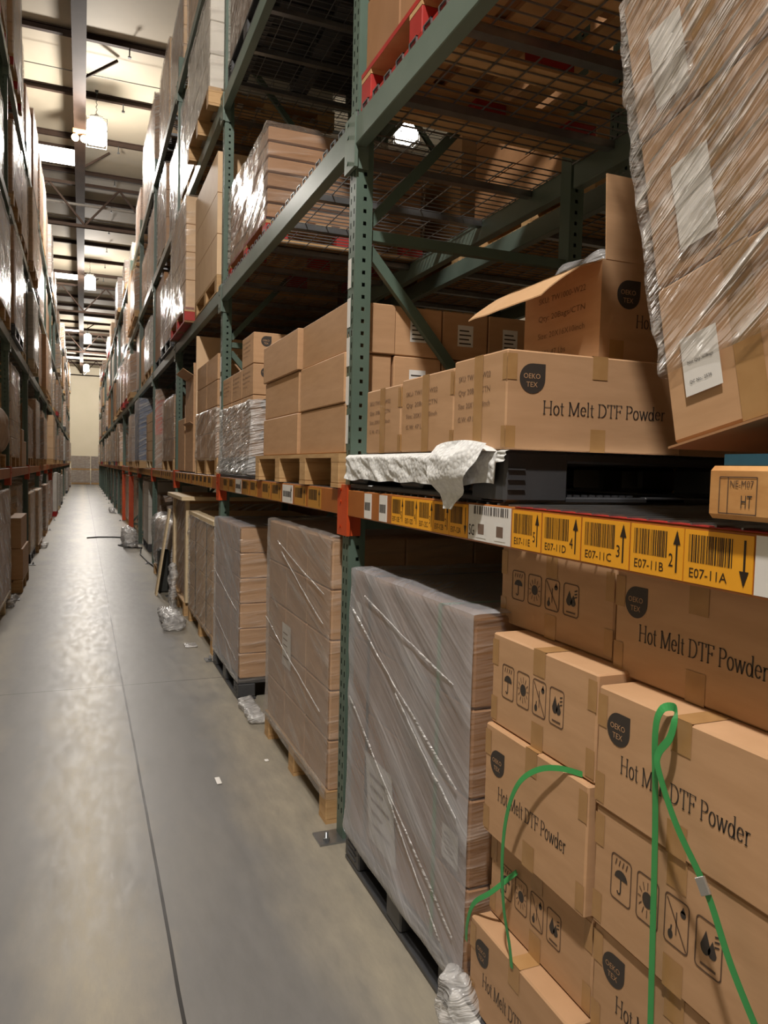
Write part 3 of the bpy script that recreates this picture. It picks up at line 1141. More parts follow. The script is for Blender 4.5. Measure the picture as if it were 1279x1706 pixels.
for k, y in enumerate(LP[:-1]):
    for lv in range(1, 5):
        b = beam(LX, -1, y, ZT[lv], 'beam_orange' if lv == 1 else 'green_beam', ('orange' if lv == 1 else 'green') + ' front beam, %s bay, %s of opposite rack' % (ORD[k], ZN[lv]), 'front beams of the opposite rack', conn=k < 5)
        beam(LX - DEP, 1, y, ZT[lv], 'green_beam', 'green back beam, %s bay, %s of opposite rack' % (ORD[k], ZN[lv]), 'back beams of the opposite rack', conn=False)
        if k < 6:
            deck(LX, -1, y, ZT[lv], 'wire mesh deck, %s bay, %s of opposite rack' % (ORD[k], ZN[lv]), 'wire decks of the opposite rack')
# the rack standing back to back behind
BX = RX + DEP + 0.2
for k, y in enumerate(RP[:6]):
    frame(BX, 1, y, 6.05, 'dark upright frame behind, %s of back-to-back rack' % ORD[k], 'uprights of the rack behind')
    if k < 5:
        for lv in range(1, 5):
            beam(BX, 1, y, ZT[lv], 'green_beam', 'green beam facing the flue, %s bay, %s of rack behind' % (ORD[k], ZN[lv]), 'beams of the rack behind', conn=False)
            beam(BX + DEP, -1, y, ZT[lv], 'green_beam', 'green far beam, %s bay, %s of rack behind' % (ORD[k], ZN[lv]), 'beams of the rack behind', conn=False)
            deck(BX, 1, y, ZT[lv], 'wire mesh deck, %s bay, %s of rack behind' % (ORD[k], ZN[lv]), 'wire decks of the rack behind')

# ------------------------------------------------------------------ pallets
_PAL = {}


def pallet_parts(kind, d, w, nb=3):
    """meshes of one pallet, origin at its centre on the ground: top deck, one block per child, bottom skids"""
    key = (kind, round(d, 2), round(w, 2), nb)
    if key in _PAL:
        return _PAL[key]
    mat = {'wood': 'wood', 'red': 'red_paint', 'black': 'black_plastic', 'pale': 'wood_pale'}[kind]
    top, sk = MB('wood' if kind == 'red' else mat), MB('wood' if kind == 'red' else mat)
    hd, hw = d / 2, w / 2
    blocks = []
    if kind == 'black':
        top.cham(-hd, hd, -hw, hw, 0.108, 0.135, 0.004)
        for i in range(1, 9):
            y = -hw + w * i / 9
            top.box(-hd + 0.04, hd - 0.04, y - 0.004, y + 0.004, 0.098, 0.108)
        for i in (-1, 0, 1):
            x = i * (hd - 0.06)
            sk.cham(x - 0.06, x + 0.06, -hw, hw, 0.0, 0.018, 0.003)
        for i in (-1, 0, 1):
            for j in (-1, 0, 1):
                bx, by = 0.115 if i else 0.1, 0.15 if j else 0.12
                cx, cy = i * (hd - bx / 2), j * (hw - by / 2)
                b = MB(mat)
                b.cham(cx - bx / 2, cx + bx / 2, cy - by / 2, cy + by / 2, 0.018, 0.108, 0.006)
                if j:
                    for q in range(3):
                        z = 0.04 + 0.022 * q
                        b.box(cx - bx / 2 - 0.004, cx + bx / 2 + 0.004, cy - by * 0.28, cy + by * 0.28, z, z + 0.006)
                blocks.append(b.mesh('block'))
    else:
        n = 7
        for i in range(n):
            x = -hd + (d - 0.1) * i / (n - 1)
            top.box(x, x + 0.1, -hw, hw, 0.122, 0.14)
        if kind == 'red':
            sk.box(-hd - 0.001, -hd + 0.09, -hw, hw, 0.0, 0.018, 'red_paint')
            top.box(-hd - 0.001, -hd + 0.09, -hw, hw, 0.1225, 0.1405, 'red_paint')
        for j in [-1 + 2 * q / (nb - 1) for q in range(nb)]:
            y = j * (hw - 0.05)
            top.box(-hd, hd, y - 0.05, y + 0.05, 0.104, 0.122)
            sk.box(-hd, hd, y - 0.05, y + 0.05, 0.0, 0.018)
            for i in (-1, 0, 1):
                x = i * (hd - 0.07)
                b = MB(mat)
                b.cham(x - 0.07, x + 0.07, y - 0.05, y + 0.05, 0.018, 0.104, 0.003)
                blocks.append(b.mesh('block'))
    whole = MB(mat)
    _PAL[key] = (top.mesh('top_deck'), blocks, sk.mesh('skid'))
    return _PAL[key]


_PALF = {}


def pallet_far(kind, d, w):
    key = (kind, round(d, 2), round(w, 2))
    if key not in _PALF:
        mat = {'wood': 'wood', 'red': 'red_paint', 'black': 'black_plastic', 'pale': 'wood_pale'}[kind]
        mb = MB(mat)
        hd, hw = d / 2, w / 2
        mb.box(-hd, hd, -hw, hw, 0.115, 0.138)
        mb.box(-hd, hd, -hw, hw, 0.0, 0.015)
        for j in (-1, 0, 1):
            mb.box(-hd, hd, j * (hw - 0.05) - 0.05, j * (hw - 0.05) + 0.05, 0.015, 0.115)
        _PALF[key] = mb.mesh('pallet')
    return _PALF[key]


def pallet(kind, cx, cy, z, d, w, label=None, parent=None, group=None, rot=0, nb=3):
    top, blocks, sk = pallet_parts(kind, d, w, nb)
    r = put('pallet', top, parent, (cx, cy, z), (0, 0, rot))
    if parent is None:
        tag(r, label, 'pallet', group)
    for b in blocks:
        put('block', b, r)
    put('skid', sk, r)
    return r


# ------------------------------------------------------------------ loads
_CM = {}


def plain_carton(d, w, h, mat, c=0.006):
    key = (round(d, 3), round(w, 3), round(h, 3), mat)
    if key not in _CM:
        mb = MB(mat)
        mb.cham(-d / 2, d / 2, -w / 2, w / 2, 0, h, c)
        _CM[key] = mb.mesh('carton')
    return _CM[key]


_FM = {}


def film_mesh(d, w, h, film, n, amp, seed, dirn=None, freq=5.0, flare=0.0, rad=0.015, ymat=None):
    key = (round(d, 3), round(w, 3), round(h, 3), film, n, seed, ymat)
    if key not in _FM:
        mb = MB(film)
        e = 0.010 + amp
        mb.shell(-d / 2 - e, d / 2 + e, -w / 2 - e, w / 2 + e, -0.03, h + e, n, rad, amp, freq, seed, False, None, dirn, flare, ymat)
        _FM[key] = mb.mesh('stretch_wrap')
    return _FM[key]


def wrapped(label, cx, cy, z, d, w, h, nx, ny, nz, film='film_clear', mat='cardboard', pal='wood', group=None, n=28, amp=0.004, seed=0, dirn=0.4, rot=(0, 0, 0), sx=1, papers=(), name='wrapped_pallet_load', freq=5.0, flare=0.0, gap=0.0, folds=(), straps=(), ymat='film_thin'):
    """a pallet load under film that moves as one: pallet, cartons, film, papers"""
    e = empty(name, (cx, cy, z), rot)
    tag(e, label, 'wrapped load', group)
    ph = 0.0
    if pal:
        pallet(pal, 0, 0, 0, d + 0.02, w + 0.02, None, e)
        ph = 0.14
    cd, cw, ch = d / nx, w / ny, h / nz
    m = plain_carton(cd - 0.004, cw - 0.004, ch - 0.003 - gap, mat)
    for i in range(nx):
        for j in range(ny):
            for k in range(nz):
                front = (i == 0) if sx > 0 else (i == nx - 1)
                if front or j == 0 or k == nz - 1:
                    put('carton', m, e, (-d / 2 + cd * (i + 0.5), -w / 2 + cw * (j + 0.5), ph + k * ch + 0.001))
    if film:
        sw = put('stretch_wrap', film_mesh(d, w, h, film, n, amp, seed, dirn, freq, flare, ymat=ymat), e, (0, 0, ph))
        for (y0, z0, y1, z1, fw) in folds:
            mb = MB('film_white')  # film edges, with gloss streaks put into their pale colour
            X = -d / 2 - 0.0125 - amp * 1.6
            mb.grid(24, 2, lambda a, b: (X - 0.004 * math.sin(b * PI) + amp * 0.6 * noise.noise(Vector((a * 7, z0 * 9, 0))), y0 + (y1 - y0) * a, z0 + (z1 - z0) * a + 0.03 * math.sin(a * PI) * (z1 - z0) + (b - 0.5) * fw * (0.6 + 0.4 * math.sin(a * 9 + z0))))
            put('film_gloss_fold', mb, sw)
    for (ys, smat) in straps:
        mb = MB(smat)
        mb.box(-d / 2 - 0.004, -d / 2 - 0.001, ys - 0.008, ys + 0.008, ph, ph + h + 0.002)
        mb.box(-d / 2 - 0.004, d / 2, ys - 0.008, ys + 0.008, ph + h, ph + h + 0.003)
        put('strap', mb, e)
    for (u0, v0, pw, phh, tilt) in papers:
        mb = MB('paper')
        mb.grid(1, 1, lambda a, b: ((-d / 2 - 0.006) if sx > 0 else d / 2 + 0.006, u0 - a * pw + tilt * b, v0 + b * phh), None, False)
        r = random.Random(int(u0 * 1000))
        X = (-d / 2 - 0.0075)
        for q in range(5):
            yy = u0 - pw * 0.15 + tilt * (0.2 + 0.14 * q)
            zz = v0 + phh * (0.2 + 0.14 * q)
            L = pw * r.uniform(0.4, 0.7)
            mb.poly([(X, yy, zz), (X, yy - L, zz), (X, yy - L, zz + phh * 0.03), (X, yy, zz + phh * 0.03)], 'dark_carton')
        put('paper_label', mb, e)
    return e


_BLK = {}


def far_load(label, cx, cy, z, d, w, h, film, mat, pal, group, seed, nz):
    """small in view: carton block with pallet and film"""
    key = (round(d, 2), round(w, 2), round(h, 2), mat, nz)
    if key not in _BLK:
        mb = MB(mat)
        hh = h / nz
        # one body with shallow grooves where layers meet
        z0 = 0.14
        for k in range(nz):
            g = 0.006
            mb.box(-d / 2, d / 2, -w / 2, w / 2, z0 + k * hh, z0 + (k + 1) * hh - g)
            if k < nz - 1:
                mb.box(-d / 2 + 0.012, d / 2 - 0.012, -w / 2 + 0.012, w / 2 - 0.012, z0 + (k + 1) * hh - g, z0 + (k + 1) * hh)
        _BLK[key] = mb.mesh('carton_stack')
    e = empty('wrapped_pallet_load' if film else 'pallet_load', (cx, cy, z))
    tag(e, label, 'wrapped load' if film else 'pallet load', group)
    put('pallet', pallet_far(pal, d, w), e)
    put('carton_stack', _BLK[key], e)
    if film:
        put('stretch_wrap', film_mesh(d, w, h, film, 9, 0.006, seed % 3, None, 4.0, 0, 0.02), e, (0, 0, 0.14))
    return e


MATN = {'cardboard': 'tan', 'cardboard_dark': 'brown', 'cardboard_pale': 'pale tan', 'blue_carton': 'blue', 'white_carton': 'white', 'dark_carton': 'grey-brown'}
FILMN = {'film_clear': 'film-wrapped', 'film_white': 'milky-wrapped', 'film_grey': 'grey-wrapped', 'film_tan': 'dull-wrapped', None: 'unwrapped'}
PALN = {'wood': 'wooden', 'red': 'red', 'black': 'black', 'pale': 'pale'}


def rnd_load(side, k, lv, slot, r, near):
    sx = 1 if side == 'r' else -1
    y0 = (RP[k] if side == 'r' else LP[k]) + (0.17 if slot == 0 else 1.57)
    w = r.choice((1.15, 1.2, 1.27)) if not near else 1.22
    d = 1.0
    film = r.choices(['film_clear', 'film_white', 'film_tan', None], [68, 17, 0, 15])[0]
    mat = r.choices(['cardboard', 'cardboard_dark', 'cardboard_pale', 'dark_carton', 'white_carton', 'blue_carton'], [48, 10, 29, 1, 11, 1])[0]
    pal = r.choices(['wood', 'black', 'red', 'pale'], [55, 20, 8, 17])[0]
    if lv == 4:
        h = r.choice((1.05, 1.2, 1.3)) if k < 5 else r.choice((0.35, 0.6, 0.8, 0.95))
    else:
        h = r.choice((0.75, 0.95, 1.05, 1.05)) if lv else r.choice((0.9, 1.0, 1.08))
    nz = r.choice((3, 4, 5))
    off = r.uniform(-0.10, 0.07) if k > 1 else r.uniform(-0.05, 0.05)
    if side == 'r' and lv == 0 and k >= 3:
        off = r.uniform(0.04, 0.2)
    front = (RX if side == 'r' else LX) + sx * (0.02 + off)
    cx = front + sx * d / 2
    cy = y0 + w / 2
    bay = ('nearest' if k == 0 else ORD[k]) if side == 'r' else ORD[k]
    lab = '%s %s cartons on %s pallet, %s, %s bay of %s rack, %s half' % (
        FILMN[film], MATN[mat], PALN[pal], ZN[lv] if lv else 'floor', bay, 'yellow-labelled' if side == 'r' else 'opposite', 'nearer' if slot == 0 else 'farther')
    grp = 'pallet loads in the yellow-labelled rack' if side == 'r' else 'pallet loads in the opposite rack'
    seed = r.randrange(1000)
    if near and film:
        return wrapped(lab, cx, cy, ZT[lv] + (0.006 if lv else 0), d, w, h, 2, 3, nz, film, mat, pal, grp, 20, 0.006, seed % 4, 0.4 if seed % 2 else -0.5, sx=sx)
    return far_load(lab, cx, cy, ZT[lv] + (0.006 if lv else 0), d, w, h, film, mat, pal, grp, seed, nz)


r = random.Random(11)
CUSTOM = {('r', 0, 0), ('r', 0, 1), ('r', 0, 2), ('r', 1, 0), ('r', 1, 1), ('r', 1, 2), ('r', 2, 0), ('r', 2, 1), ('r', 0, 3), ('r', 0, 4), ('r', 3, 1), ('r', 3, 0), ('l', 1, 0), ('l', 0, 1), ('l', 1, 1)}
for k in range(17):
    for lv in range(5):
        for slot in (0, 1):
            q = r.random()
            if ('r', k, lv) in CUSTOM:
                continue
            if q < 0.06 and k > 3:
                continue
            rnd_load('r', k, lv, slot, r, k <= 3 and lv >= 1)
for k in range(15):
    for lv in range(5):
        for slot in (0, 1):
            q = r.random()
            if ('l', k, lv) in CUSTOM:
                continue
            if q < 0.06:
                continue
            rnd_load('l', k, lv, slot, r, k <= 2)
# loads in the rack behind
for k in range(5):
    for lv in range(4):
        for slot in (0, 1):
            if lv == 3 and k in (1, 2) or r.random() < 0.15:
                continue
            y0 = RP[k] + (0.17 if slot == 0 else 1.57)
            mat = r.choice(['cardboard', 'cardboard_dark', 'cardboard_dark'])
            far_load('%s cartons in the rack behind, %s, %s bay, %s half' % (MATN[mat], ZN[lv], ORD[k], 'nearer' if slot == 0 else 'farther'), BX + 0.53, y0 + 0.6, ZT[lv] + (0.006 if lv else 0),
                     1.0, 1.2, r.choice((0.75, 0.95)), None, mat, 'wood', 'loads in the rack behind', k, 3)

# ------------------------------------------------------------------ nearest bay, floor
wrapped('grey film-wrapped carton load on black pallet, right of the nearest green post', 1.46, 2.20, 0.0, 0.98, 0.95, 1.0, 2, 2, 4, 'film_grey', 'cardboard_dark', 'black', 'grey wrapped loads on the floor', 44, 0.005, 1, -0.5,  # dark cartons put the shade of the narrow side gap into colour
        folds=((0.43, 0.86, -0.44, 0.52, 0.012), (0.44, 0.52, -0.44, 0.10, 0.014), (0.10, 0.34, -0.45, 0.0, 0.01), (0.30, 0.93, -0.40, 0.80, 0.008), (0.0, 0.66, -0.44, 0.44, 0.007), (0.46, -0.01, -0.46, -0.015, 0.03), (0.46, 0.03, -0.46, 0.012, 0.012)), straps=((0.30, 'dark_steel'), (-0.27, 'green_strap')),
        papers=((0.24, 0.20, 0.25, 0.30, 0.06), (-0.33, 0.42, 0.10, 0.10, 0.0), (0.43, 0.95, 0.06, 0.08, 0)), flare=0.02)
wrapped('tan-grey film-wrapped carton load on wooden pallet, left of the nearest green post', 1.49, 3.55, 0.0, 1.02, 1.14, 1.09, 3, 3, 5, 'film_tan', 'cardboard', 'wood', 'grey wrapped loads on the floor', 40, 0.005, 2, -0.5,
        folds=((0.54, 0.55, -0.5, 0.33, 0.006), (0.2, 0.95, -0.52, 0.72, 0.006), (0.55, 0.0, -0.55, 0.02, 0.03), (0.3, 1.0, -0.53, 0.85, 0.005)),
        papers=((0.22, 0.50, 0.17, 0.22, 0.01),), flare=0.02)
wrapped('film-wrapped carton load on black pallet, second left of the nearest green post', 1.46, 5.27, 0.0, 1.02, 0.98, 0.99, 4, 3, 6, 'film_grey', 'cardboard', 'black', 'grey wrapped loads on the floor', 32, 0.004, 3, -0.5, flare=0.01,
        folds=((0.47, 0.62, -0.47, 0.45, 0.006), (0.47, 0.3, -0.47, 0.12, 0.007), (0.47, 0.0, -0.47, 0.0, 0.03)))
# powder cartons below the beam
pallet('black', 1.46, 1.17, 0.0, 1.04, 1.0, 'black plastic pallet under the strapped stack of powder cartons', rot=0)
GP = 'powder cartons stacked below the beam'
COLA = [  # front x, z0, z1, print, words
    (0.945, 0.137, 0.372, 'powder', 'printed with the powder name, lowest in left column of the strapped stack'),
    (1.000, 0.374, 0.597, 'signs', 'showing four handling signs, second from bottom of the strapped left column'),
    (0.972, 0.599, 0.884, 'powder', 'printed with the powder name, middle of the strapped left column'),
    (0.985, 0.886, 1.118, 'signs', 'showing four handling signs, second from top of left column'),
    (1.075, 1.120, 1.332, 'signs', 'showing four handling signs, top of left column under the beam'),
]
COLB = [
    (0.985, 0.137, 0.370, 'signs', 'lowest of the strapped right column'),
    (0.988, 0.372, 0.606, 'powder', 'printed with the powder name, second from bottom of strapped right column'),
    (0.980, 0.608, 0.856, 'signs', 'showing four handling signs, middle of right column behind green strap'),
    (0.975, 0.858, 1.103, 'powder', 'printed with the powder name, right column, under the green strap loop'),
    (1.065, 1.105, 1.332, 'powder', 'printed with the powder name, top of right column under the beam'),
]
for (x, z0, z1, pr, words) in COLA:
    up = x > 1.03
    carton(x, x + 0.46, 1.30 if up else 1.232, 1.77 if up else 1.652, z0, z1, 'tan carton ' + words, GP, prints=(('-x', pr),))
for (x, z0, z1, pr, words) in COLB:
    up = x > 1.03
    carton(x, x + 0.46, 0.82 if up else 0.762, 1.283 if up else 1.214, z0, z1, 'tan carton ' + words, GP, prints=(('-x', pr),))
# second rank behind them
for i, (y0, y1) in enumerate(((1.232, 1.652), (0.762, 1.214))):
    for j in range(5):
        carton(1.53, 1.99, y0, y1, 0.137 + j * 0.236, 0.137 + j * 0.236 + 0.234, 'tan carton in the rear rank of the strapped stack, %s layer, %s' % (ORD[j], 'farther' if i == 0 else 'nearer'), 'rear rank of the powder carton stack', tape=None)


def ribbon(path, w, mat, wdir=(0, 1, 0), th=0.0008):
    """flat strap along a path, w wide across wdir"""
    mb = MB(mat)
    P = [Vector(p) for p in path]
    k = len(P)

    def smooth(i, t):
        p0, p1, p2, p3 = P[max(i - 1, 0)], P[i], P[min(i + 1, k - 1)], P[min(i + 2, k - 1)]
        return 0.5 * ((2 * p1) + (p2 - p0) * t + (2 * p0 - 5 * p1 + 4 * p2 - p3) * t * t + (3 * p1 - p0 - 3 * p2 + p3) * t ** 3)
    pts = [smooth(i, t / 6) for i in range(k - 1) for t in range(6)] + [P[-1]]
    Lr = []
    for i, p in enumerate(pts):
        d = (pts[min(i + 1, len(pts) - 1)] - pts[max(i - 1, 0)]).normalized()
        s = Vector((-1, 0, 0)).cross(d)
        if s.length < 0.2:
            s = Vector(wdir)
        s.normalize()
        if Lr and s.dot(Lr[-1]) < 0:
            s = -s
        Lr.append(s)
    for (p, s), (q, t_) in zip(zip(pts, Lr), zip(pts[1:], Lr[1:])):
        o = Vector((th, 0, 0))
        a, b, c, d = p - s * w / 2, p + s * w / 2, q + t_ * w / 2, q - t_ * w / 2
        mb.poly([a, b, c, d], None, True)
        mb.poly([d + o, c + o, b + o, a + o], None, True)
    return mb


st = put('packing_strap', ribbon([(0.968, 1.012, 0.15), (0.962, 1.018, 0.55), (0.958, 1.024, 0.9), (0.952, 1.028, 1.06), (0.957, 1.022, 1.112), (0.97, 1.004, 1.122), (0.953, 0.984, 1.110), (0.948, 0.988, 1.075), (0.945, 1.010, 1.04), (0.942, 1.004, 1.01), (0.94, 0.955, 0.935), (0.94, 0.885, 0.86), (0.94, 0.83, 0.77), (0.942, 0.77, 0.69), (0.945, 0.70, 0.60)], 0.0145, 'green_strap'))
tag(st, 'long green plastic strap hanging in two strands over the right carton column', 'strap')
mb = MB('steel_clip')
mb.cham(-0.003, 0.002, -0.011, 0.011, -0.014, 0.014, 0.001)
c_ = put('metal_clip', mb, st, (0.938, 0.889, 0.865), (-0.62, 0, 0))
st = put('packing_strap', ribbon([(0.985, 1.27, 0.893), (0.962, 1.32, 0.890), (0.945, 1.38, 0.865), (0.93, 1.43, 0.815), (0.925, 1.465, 0.73), (0.925, 1.48, 0.62), (0.93, 1.475, 0.5), (0.938, 1.455, 0.41), (0.941, 1.448, 0.36)], 0.0125, 'green_strap'))
tag(st, 'green plastic strap bowed outward from the left carton column', 'strap')
st = put('packing_strap', ribbon([(0.99, 1.515, 0.55), (0.96, 1.58, 0.47), (0.945, 1.64, 0.41), (0.945, 1.672, 0.34), (0.95, 1.685, 0.28)], 0.0125, 'green_strap'))
tag(st, 'short loose end of green strap at the left edge of the carton stack', 'strap')
# foam sheet under the stack, hanging over the pallet edge


def foam_edge(y0, y1, x0, ztop, drop, seed, back=0.5, nu=40, nv=26):
    off = Vector((seed * 5.1, seed, 0))

    def fn(u, v):
        y = y0 + (y1 - y0) * u
        if v < 0.4:
            x = x0 + back * (1 - v / 0.4)
            z = ztop
            return (x, y, z)
        s = (v - 0.4) / 0.6
        L = drop * (1 + 0.25 * noise.noise(Vector((y * 5, 0, 0)) + off))
        wv = 0.012 * noise.noise(Vector((y * 14, s * 2, 1)) + off) + 0.006 * noise.noise(Vector((y * 40, s * 4, 3)) + off)
        b = min(1, s * 4)
        return (x0 - 0.012 * math.sin(b * PI / 2) + wv * b, y, ztop - L * s)
    mb = MB('foam')
    mb.grid(nu, nv, fn)
    return mb


f = put('foam_sheet', foam_edge(0.72, 1.70, 0.925, 0.1365, 0.06, 4, 0.01))
tag(f, 'crumpled grey-white foam sheet edge on the floor pallet under the strapped cartons', 'foam sheet')
mb = MB('film_white')
mb.shell(0.86, 0.95, 1.60, 1.72, 0.07, 0.19, 14, 0.03, 0.03, 14, 5)
tag(put('crumpled_film', mb), 'crumpled clump of clear film between grey wrapped load and powder cartons', 'plastic film')

# ------------------------------------------------------------------ nearest bay, first shelf
# black plastic pallet with a big fork opening
P0, P1, PX0, PX1, PZ = 1.624, 2.79, 0.985, 2.02, 1.452
top = MB('black_plastic')
top.cham(PX0, PX1, P0, P1, PZ + 0.105, PZ + 0.132, 0.006)
bp = put('plastic_pallet', top)
tag(bp, 'black plastic pallet draped with foam under the big powder cartons', 'pallet')
mb = MB('black_plastic')
for x in (PX0, (PX0 + PX1) / 2 - 0.07, PX1 - 0.14):
    mb.cham(x, x + 0.14, P0, P1, PZ, PZ + 0.018, 0.004)
mb.cham(PX0, PX1, P0, P0 + 0.12, PZ, PZ + 0.016, 0.004)
for k in range(9):
    mb.box(PX0 + 0.2 + 0.025 * k, PX0 + 0.212 + 0.025 * k, P0 + 0.01, P0 + 0.05, PZ + 0.016, PZ + 0.022)
put('skid', mb, bp)
for i, x in enumerate((PX0, PX1 - 0.34, PX1 - 0.17)):
    for j, y in enumerate((P0, (P0 + P1) / 2 - 0.08, P1 - 0.17)):
        b = MB('black_plastic')
        w_ = (0.19, 0.10, 0.17)[i]
        if i == 0 and j == 0:
            b.cham(x - 0.002, x + w_, y - 0.004, y + 0.17, PZ + 0.001, PZ + 0.1335, 0.008)
        else:
            b.cham(x, x + w_, y + 0.002, y + 0.17, PZ + 0.018, PZ + 0.105, 0.012)
        if j == 0:
            for q in range(3):
                z = PZ + 0.034 + 0.025 * q
                b.box(x + 0.006, x + 0.055, y - 0.009, y + 0.01, z, z + 0.004)
        put('block', b, bp)


def fn_foam(u, v):
    y = 1.60 + (2.80 - 1.60) * u
    zt = PZ + 0.1345
    if v < 0.35:
        return (1.95 - (1.95 - 0.985) * v / 0.35, y, zt)
    s = (v - 0.35) / 0.65
    o = Vector((3.3, 7.7, 0))
    L = 0.095 + 0.02 * noise.noise(Vector((y * 6, 0, 0)) + o)
    if u < 0.04:
        L = 0.03 + L * u
    b = min(1, s * 5)
    wv = 0.010 * noise.noise(Vector((y * 9 + s, s * 1.5, 1)) + o) + 0.007 * noise.noise(Vector((y * 28 + 4 * s, s * 3, 3)) + o)
    return (0.985 - 0.017 * math.sin(b * PI / 2) + wv * b, y, zt - L * s)


mb = MB('foam')
mb.grid(120, 30, fn_foam)


def fn_flap(u, v):
    """the torn corner that hangs in front of the pallet"""
    top_w, y_c = 0.30, 1.80
    s = v
    y = y_c + (u - 0.5) * top_w * (1 - 0.82 * max(0, s - 0.25) / 0.75) + 0.03 * s + 0.04 * max(0, s - 0.3)
    o = Vector((9.3, 2.2, 0))
    x = 0.955 - 0.03 * math.sin(min(1, s * 1.3) * PI) + 0.012 * noise.noise(Vector((u * 3, s * 4, 0)) + o) - 0.01
    z = 1.602 - 0.178 * s + 0.012 * math.sin(u * PI) * (1 - s)
    return (x, y, z)


mb.grid(26, 26, fn_flap)


def fn_bunch(u, v):
    y = 1.66 + 0.24 * u
    o = Vector((1.3, 4.2, 0))
    a = v * PI
    rr_ = 0.022 + 0.012 * noise.noise(Vector((u * 4, v * 3, 0)) + o)
    return (0.968 - math.cos(a) * 0.035 * (0.7 + 0.3 * math.sin(u * PI)), y, 1.583 + math.sin(a) * rr_ * math.sin(u * PI) ** 0.5)


mb.grid(24, 14, fn_bunch)
tag(put('foam_sheet', mb), 'white foam sheet draped over the black plastic pallet on the beam', 'foam sheet')
FT = PZ + 0.1355
GB = 'big powder cartons on the draped pallet'
carton(0.980, 1.545, 1.622, 1.905, FT, 1.838, 'tan carton with powder name on its end, nearest of three in front', GB, prints=(('-x', 'sku'), ('-y', 'powder')), tape='y')
carton(0.982, 1.545, 1.912, 2.283, FT, 1.824, 'tan carton with stock lines, second of three in front', GB, prints=(('-x', 'sku'),), tape='y')
carton(0.980, 1.545, 2.290, 2.605, FT, 1.814, 'tan carton with stock lines, farthest of three, beside the green post', GB, prints=(('-x', 'sku'),), tape='y')
# open carton on top
OX0, OX1, OY0, OY1, OZ0, OZ1 = 1.355, 1.90, 1.75, 2.14, 1.840, 2.137
mb = carton_mb(OX0, OX1, OY0, OY1, OZ0, OZ1, prints=(('-x', 'sku'), ('-y', 'badge')))
mb = MB('cardboard')
T = 0.005
mb.box(OX0, OX0 + T, OY0, OY1, OZ0, OZ1)
mb.box(OX1 - T, OX1, OY0, OY1, OZ0, OZ1)
mb.box(OX0 + T, OX1 - T, OY0, OY0 + T, OZ0, OZ1)
mb.box(OX0 + T, OX1 - T, OY1 - T, OY1, OZ0, OZ1)
mb.box(OX0 + T, OX1 - T, OY0 + T, OY1 - T, OZ0, OZ0 + T)
F = Face(mb, (OX0, OY1, OZ0), (0, -1, 0), (0, 0, 1), (-1, 0, 0))
for i, s in enumerate(('SKU: TW1000-W22', 'Qty: 20Bags/CTN', 'Size: 20X16X10inch', 'G.W: 47 Lbs')):
    F.text(s, 0.08, 0.225 - 0.055 * i, 0.24 if i < 3 else 0.15, 'ink_faint', height=0.018)
F = Face(mb, (OX0, OY0, OZ0), (1, 0, 0), (0, 0, 1), (0, -1, 0))
badge(F, 0.055, 0.165, 0.082)
F.text('Hot Melt DTF Powder', 0.125, 0.115, 0.36, 'ink', serif, height=0.038)
oc = put('open_carton', mb)
tag(oc, 'open tan carton with raised flaps on top of the big powder cartons', 'carton')


def flap_mb(fn, th=(0, 0, 0.004)):
    mb = MB('cardboard_inner', 'cardboard')
    mb.grid(16, 8, fn, 'cardboard_inner')
    t_ = Vector(th)
    mb.grid(16, 8, lambda u, v: Vector(fn(1 - u, v)) - t_, 'cardboard')
    for e0 in (0, 1):
        mb.grid(16, 1, lambda u, v: Vector(fn(u, e0)) - t_ * v, 'cardboard_inner')
        mb.grid(8, 1, lambda u, v: Vector(fn(e0, u)) - t_ * v, 'cardboard_inner')
    return mb


def side_flap(u, v):
    # hinge on the aisle side, hanging outwards
    y = OY0 + (OY1 - OY0) * u
    return (OX0 - 0.205 * v, y + 0.02 * v * (u - 0.5), OZ1 - 0.105 * v - 0.018 * v * v + 0.012 * math.sin(v * PI) + 0.004 * noise.noise(Vector((u * 5, v * 4, 2))))


put('flap', flap_mb(side_flap), oc)['label'] = 'long flap hanging out over the aisle side'
put('flap', flap_mb(lambda u, v: (OX0 + 0.012 + (OX1 - OX0 - 0.02) * u, OY0 + 0.003 + 0.012 * v, OZ1 + 0.24 * v), (0, 0.004, 0)), oc)['label'] = 'flap standing upright at the near end'
put('flap', flap_mb(lambda u, v: (OX1 - T + 0.2 * v, OY0 + (OY1 - OY0) * u, OZ1 + 0.05 * v)), oc)
mb = MB('tape')
F = Face(mb, (OX0, OY0, OZ0), (1, 0, 0), (0, 0, 1), (0, -1, 0))
F.rect(-0.0 + 0.035, 0.085, 0.0, 0.075, 'tape', 0.0012)
put('packing_tape', mb, oc)
mb = MB('film_white')
mb.shell(OX0 + 0.03, OX1 - 0.15, OY0 + 0.05, OY1 - 0.05, OZ0 + 0.01, OZ1 + 0.055, 26, 0.06, 0.022, 9, 3)
tag(put('plastic_bag', mb), 'silvery plastic bag bulging out of the open carton', 'plastic bag')
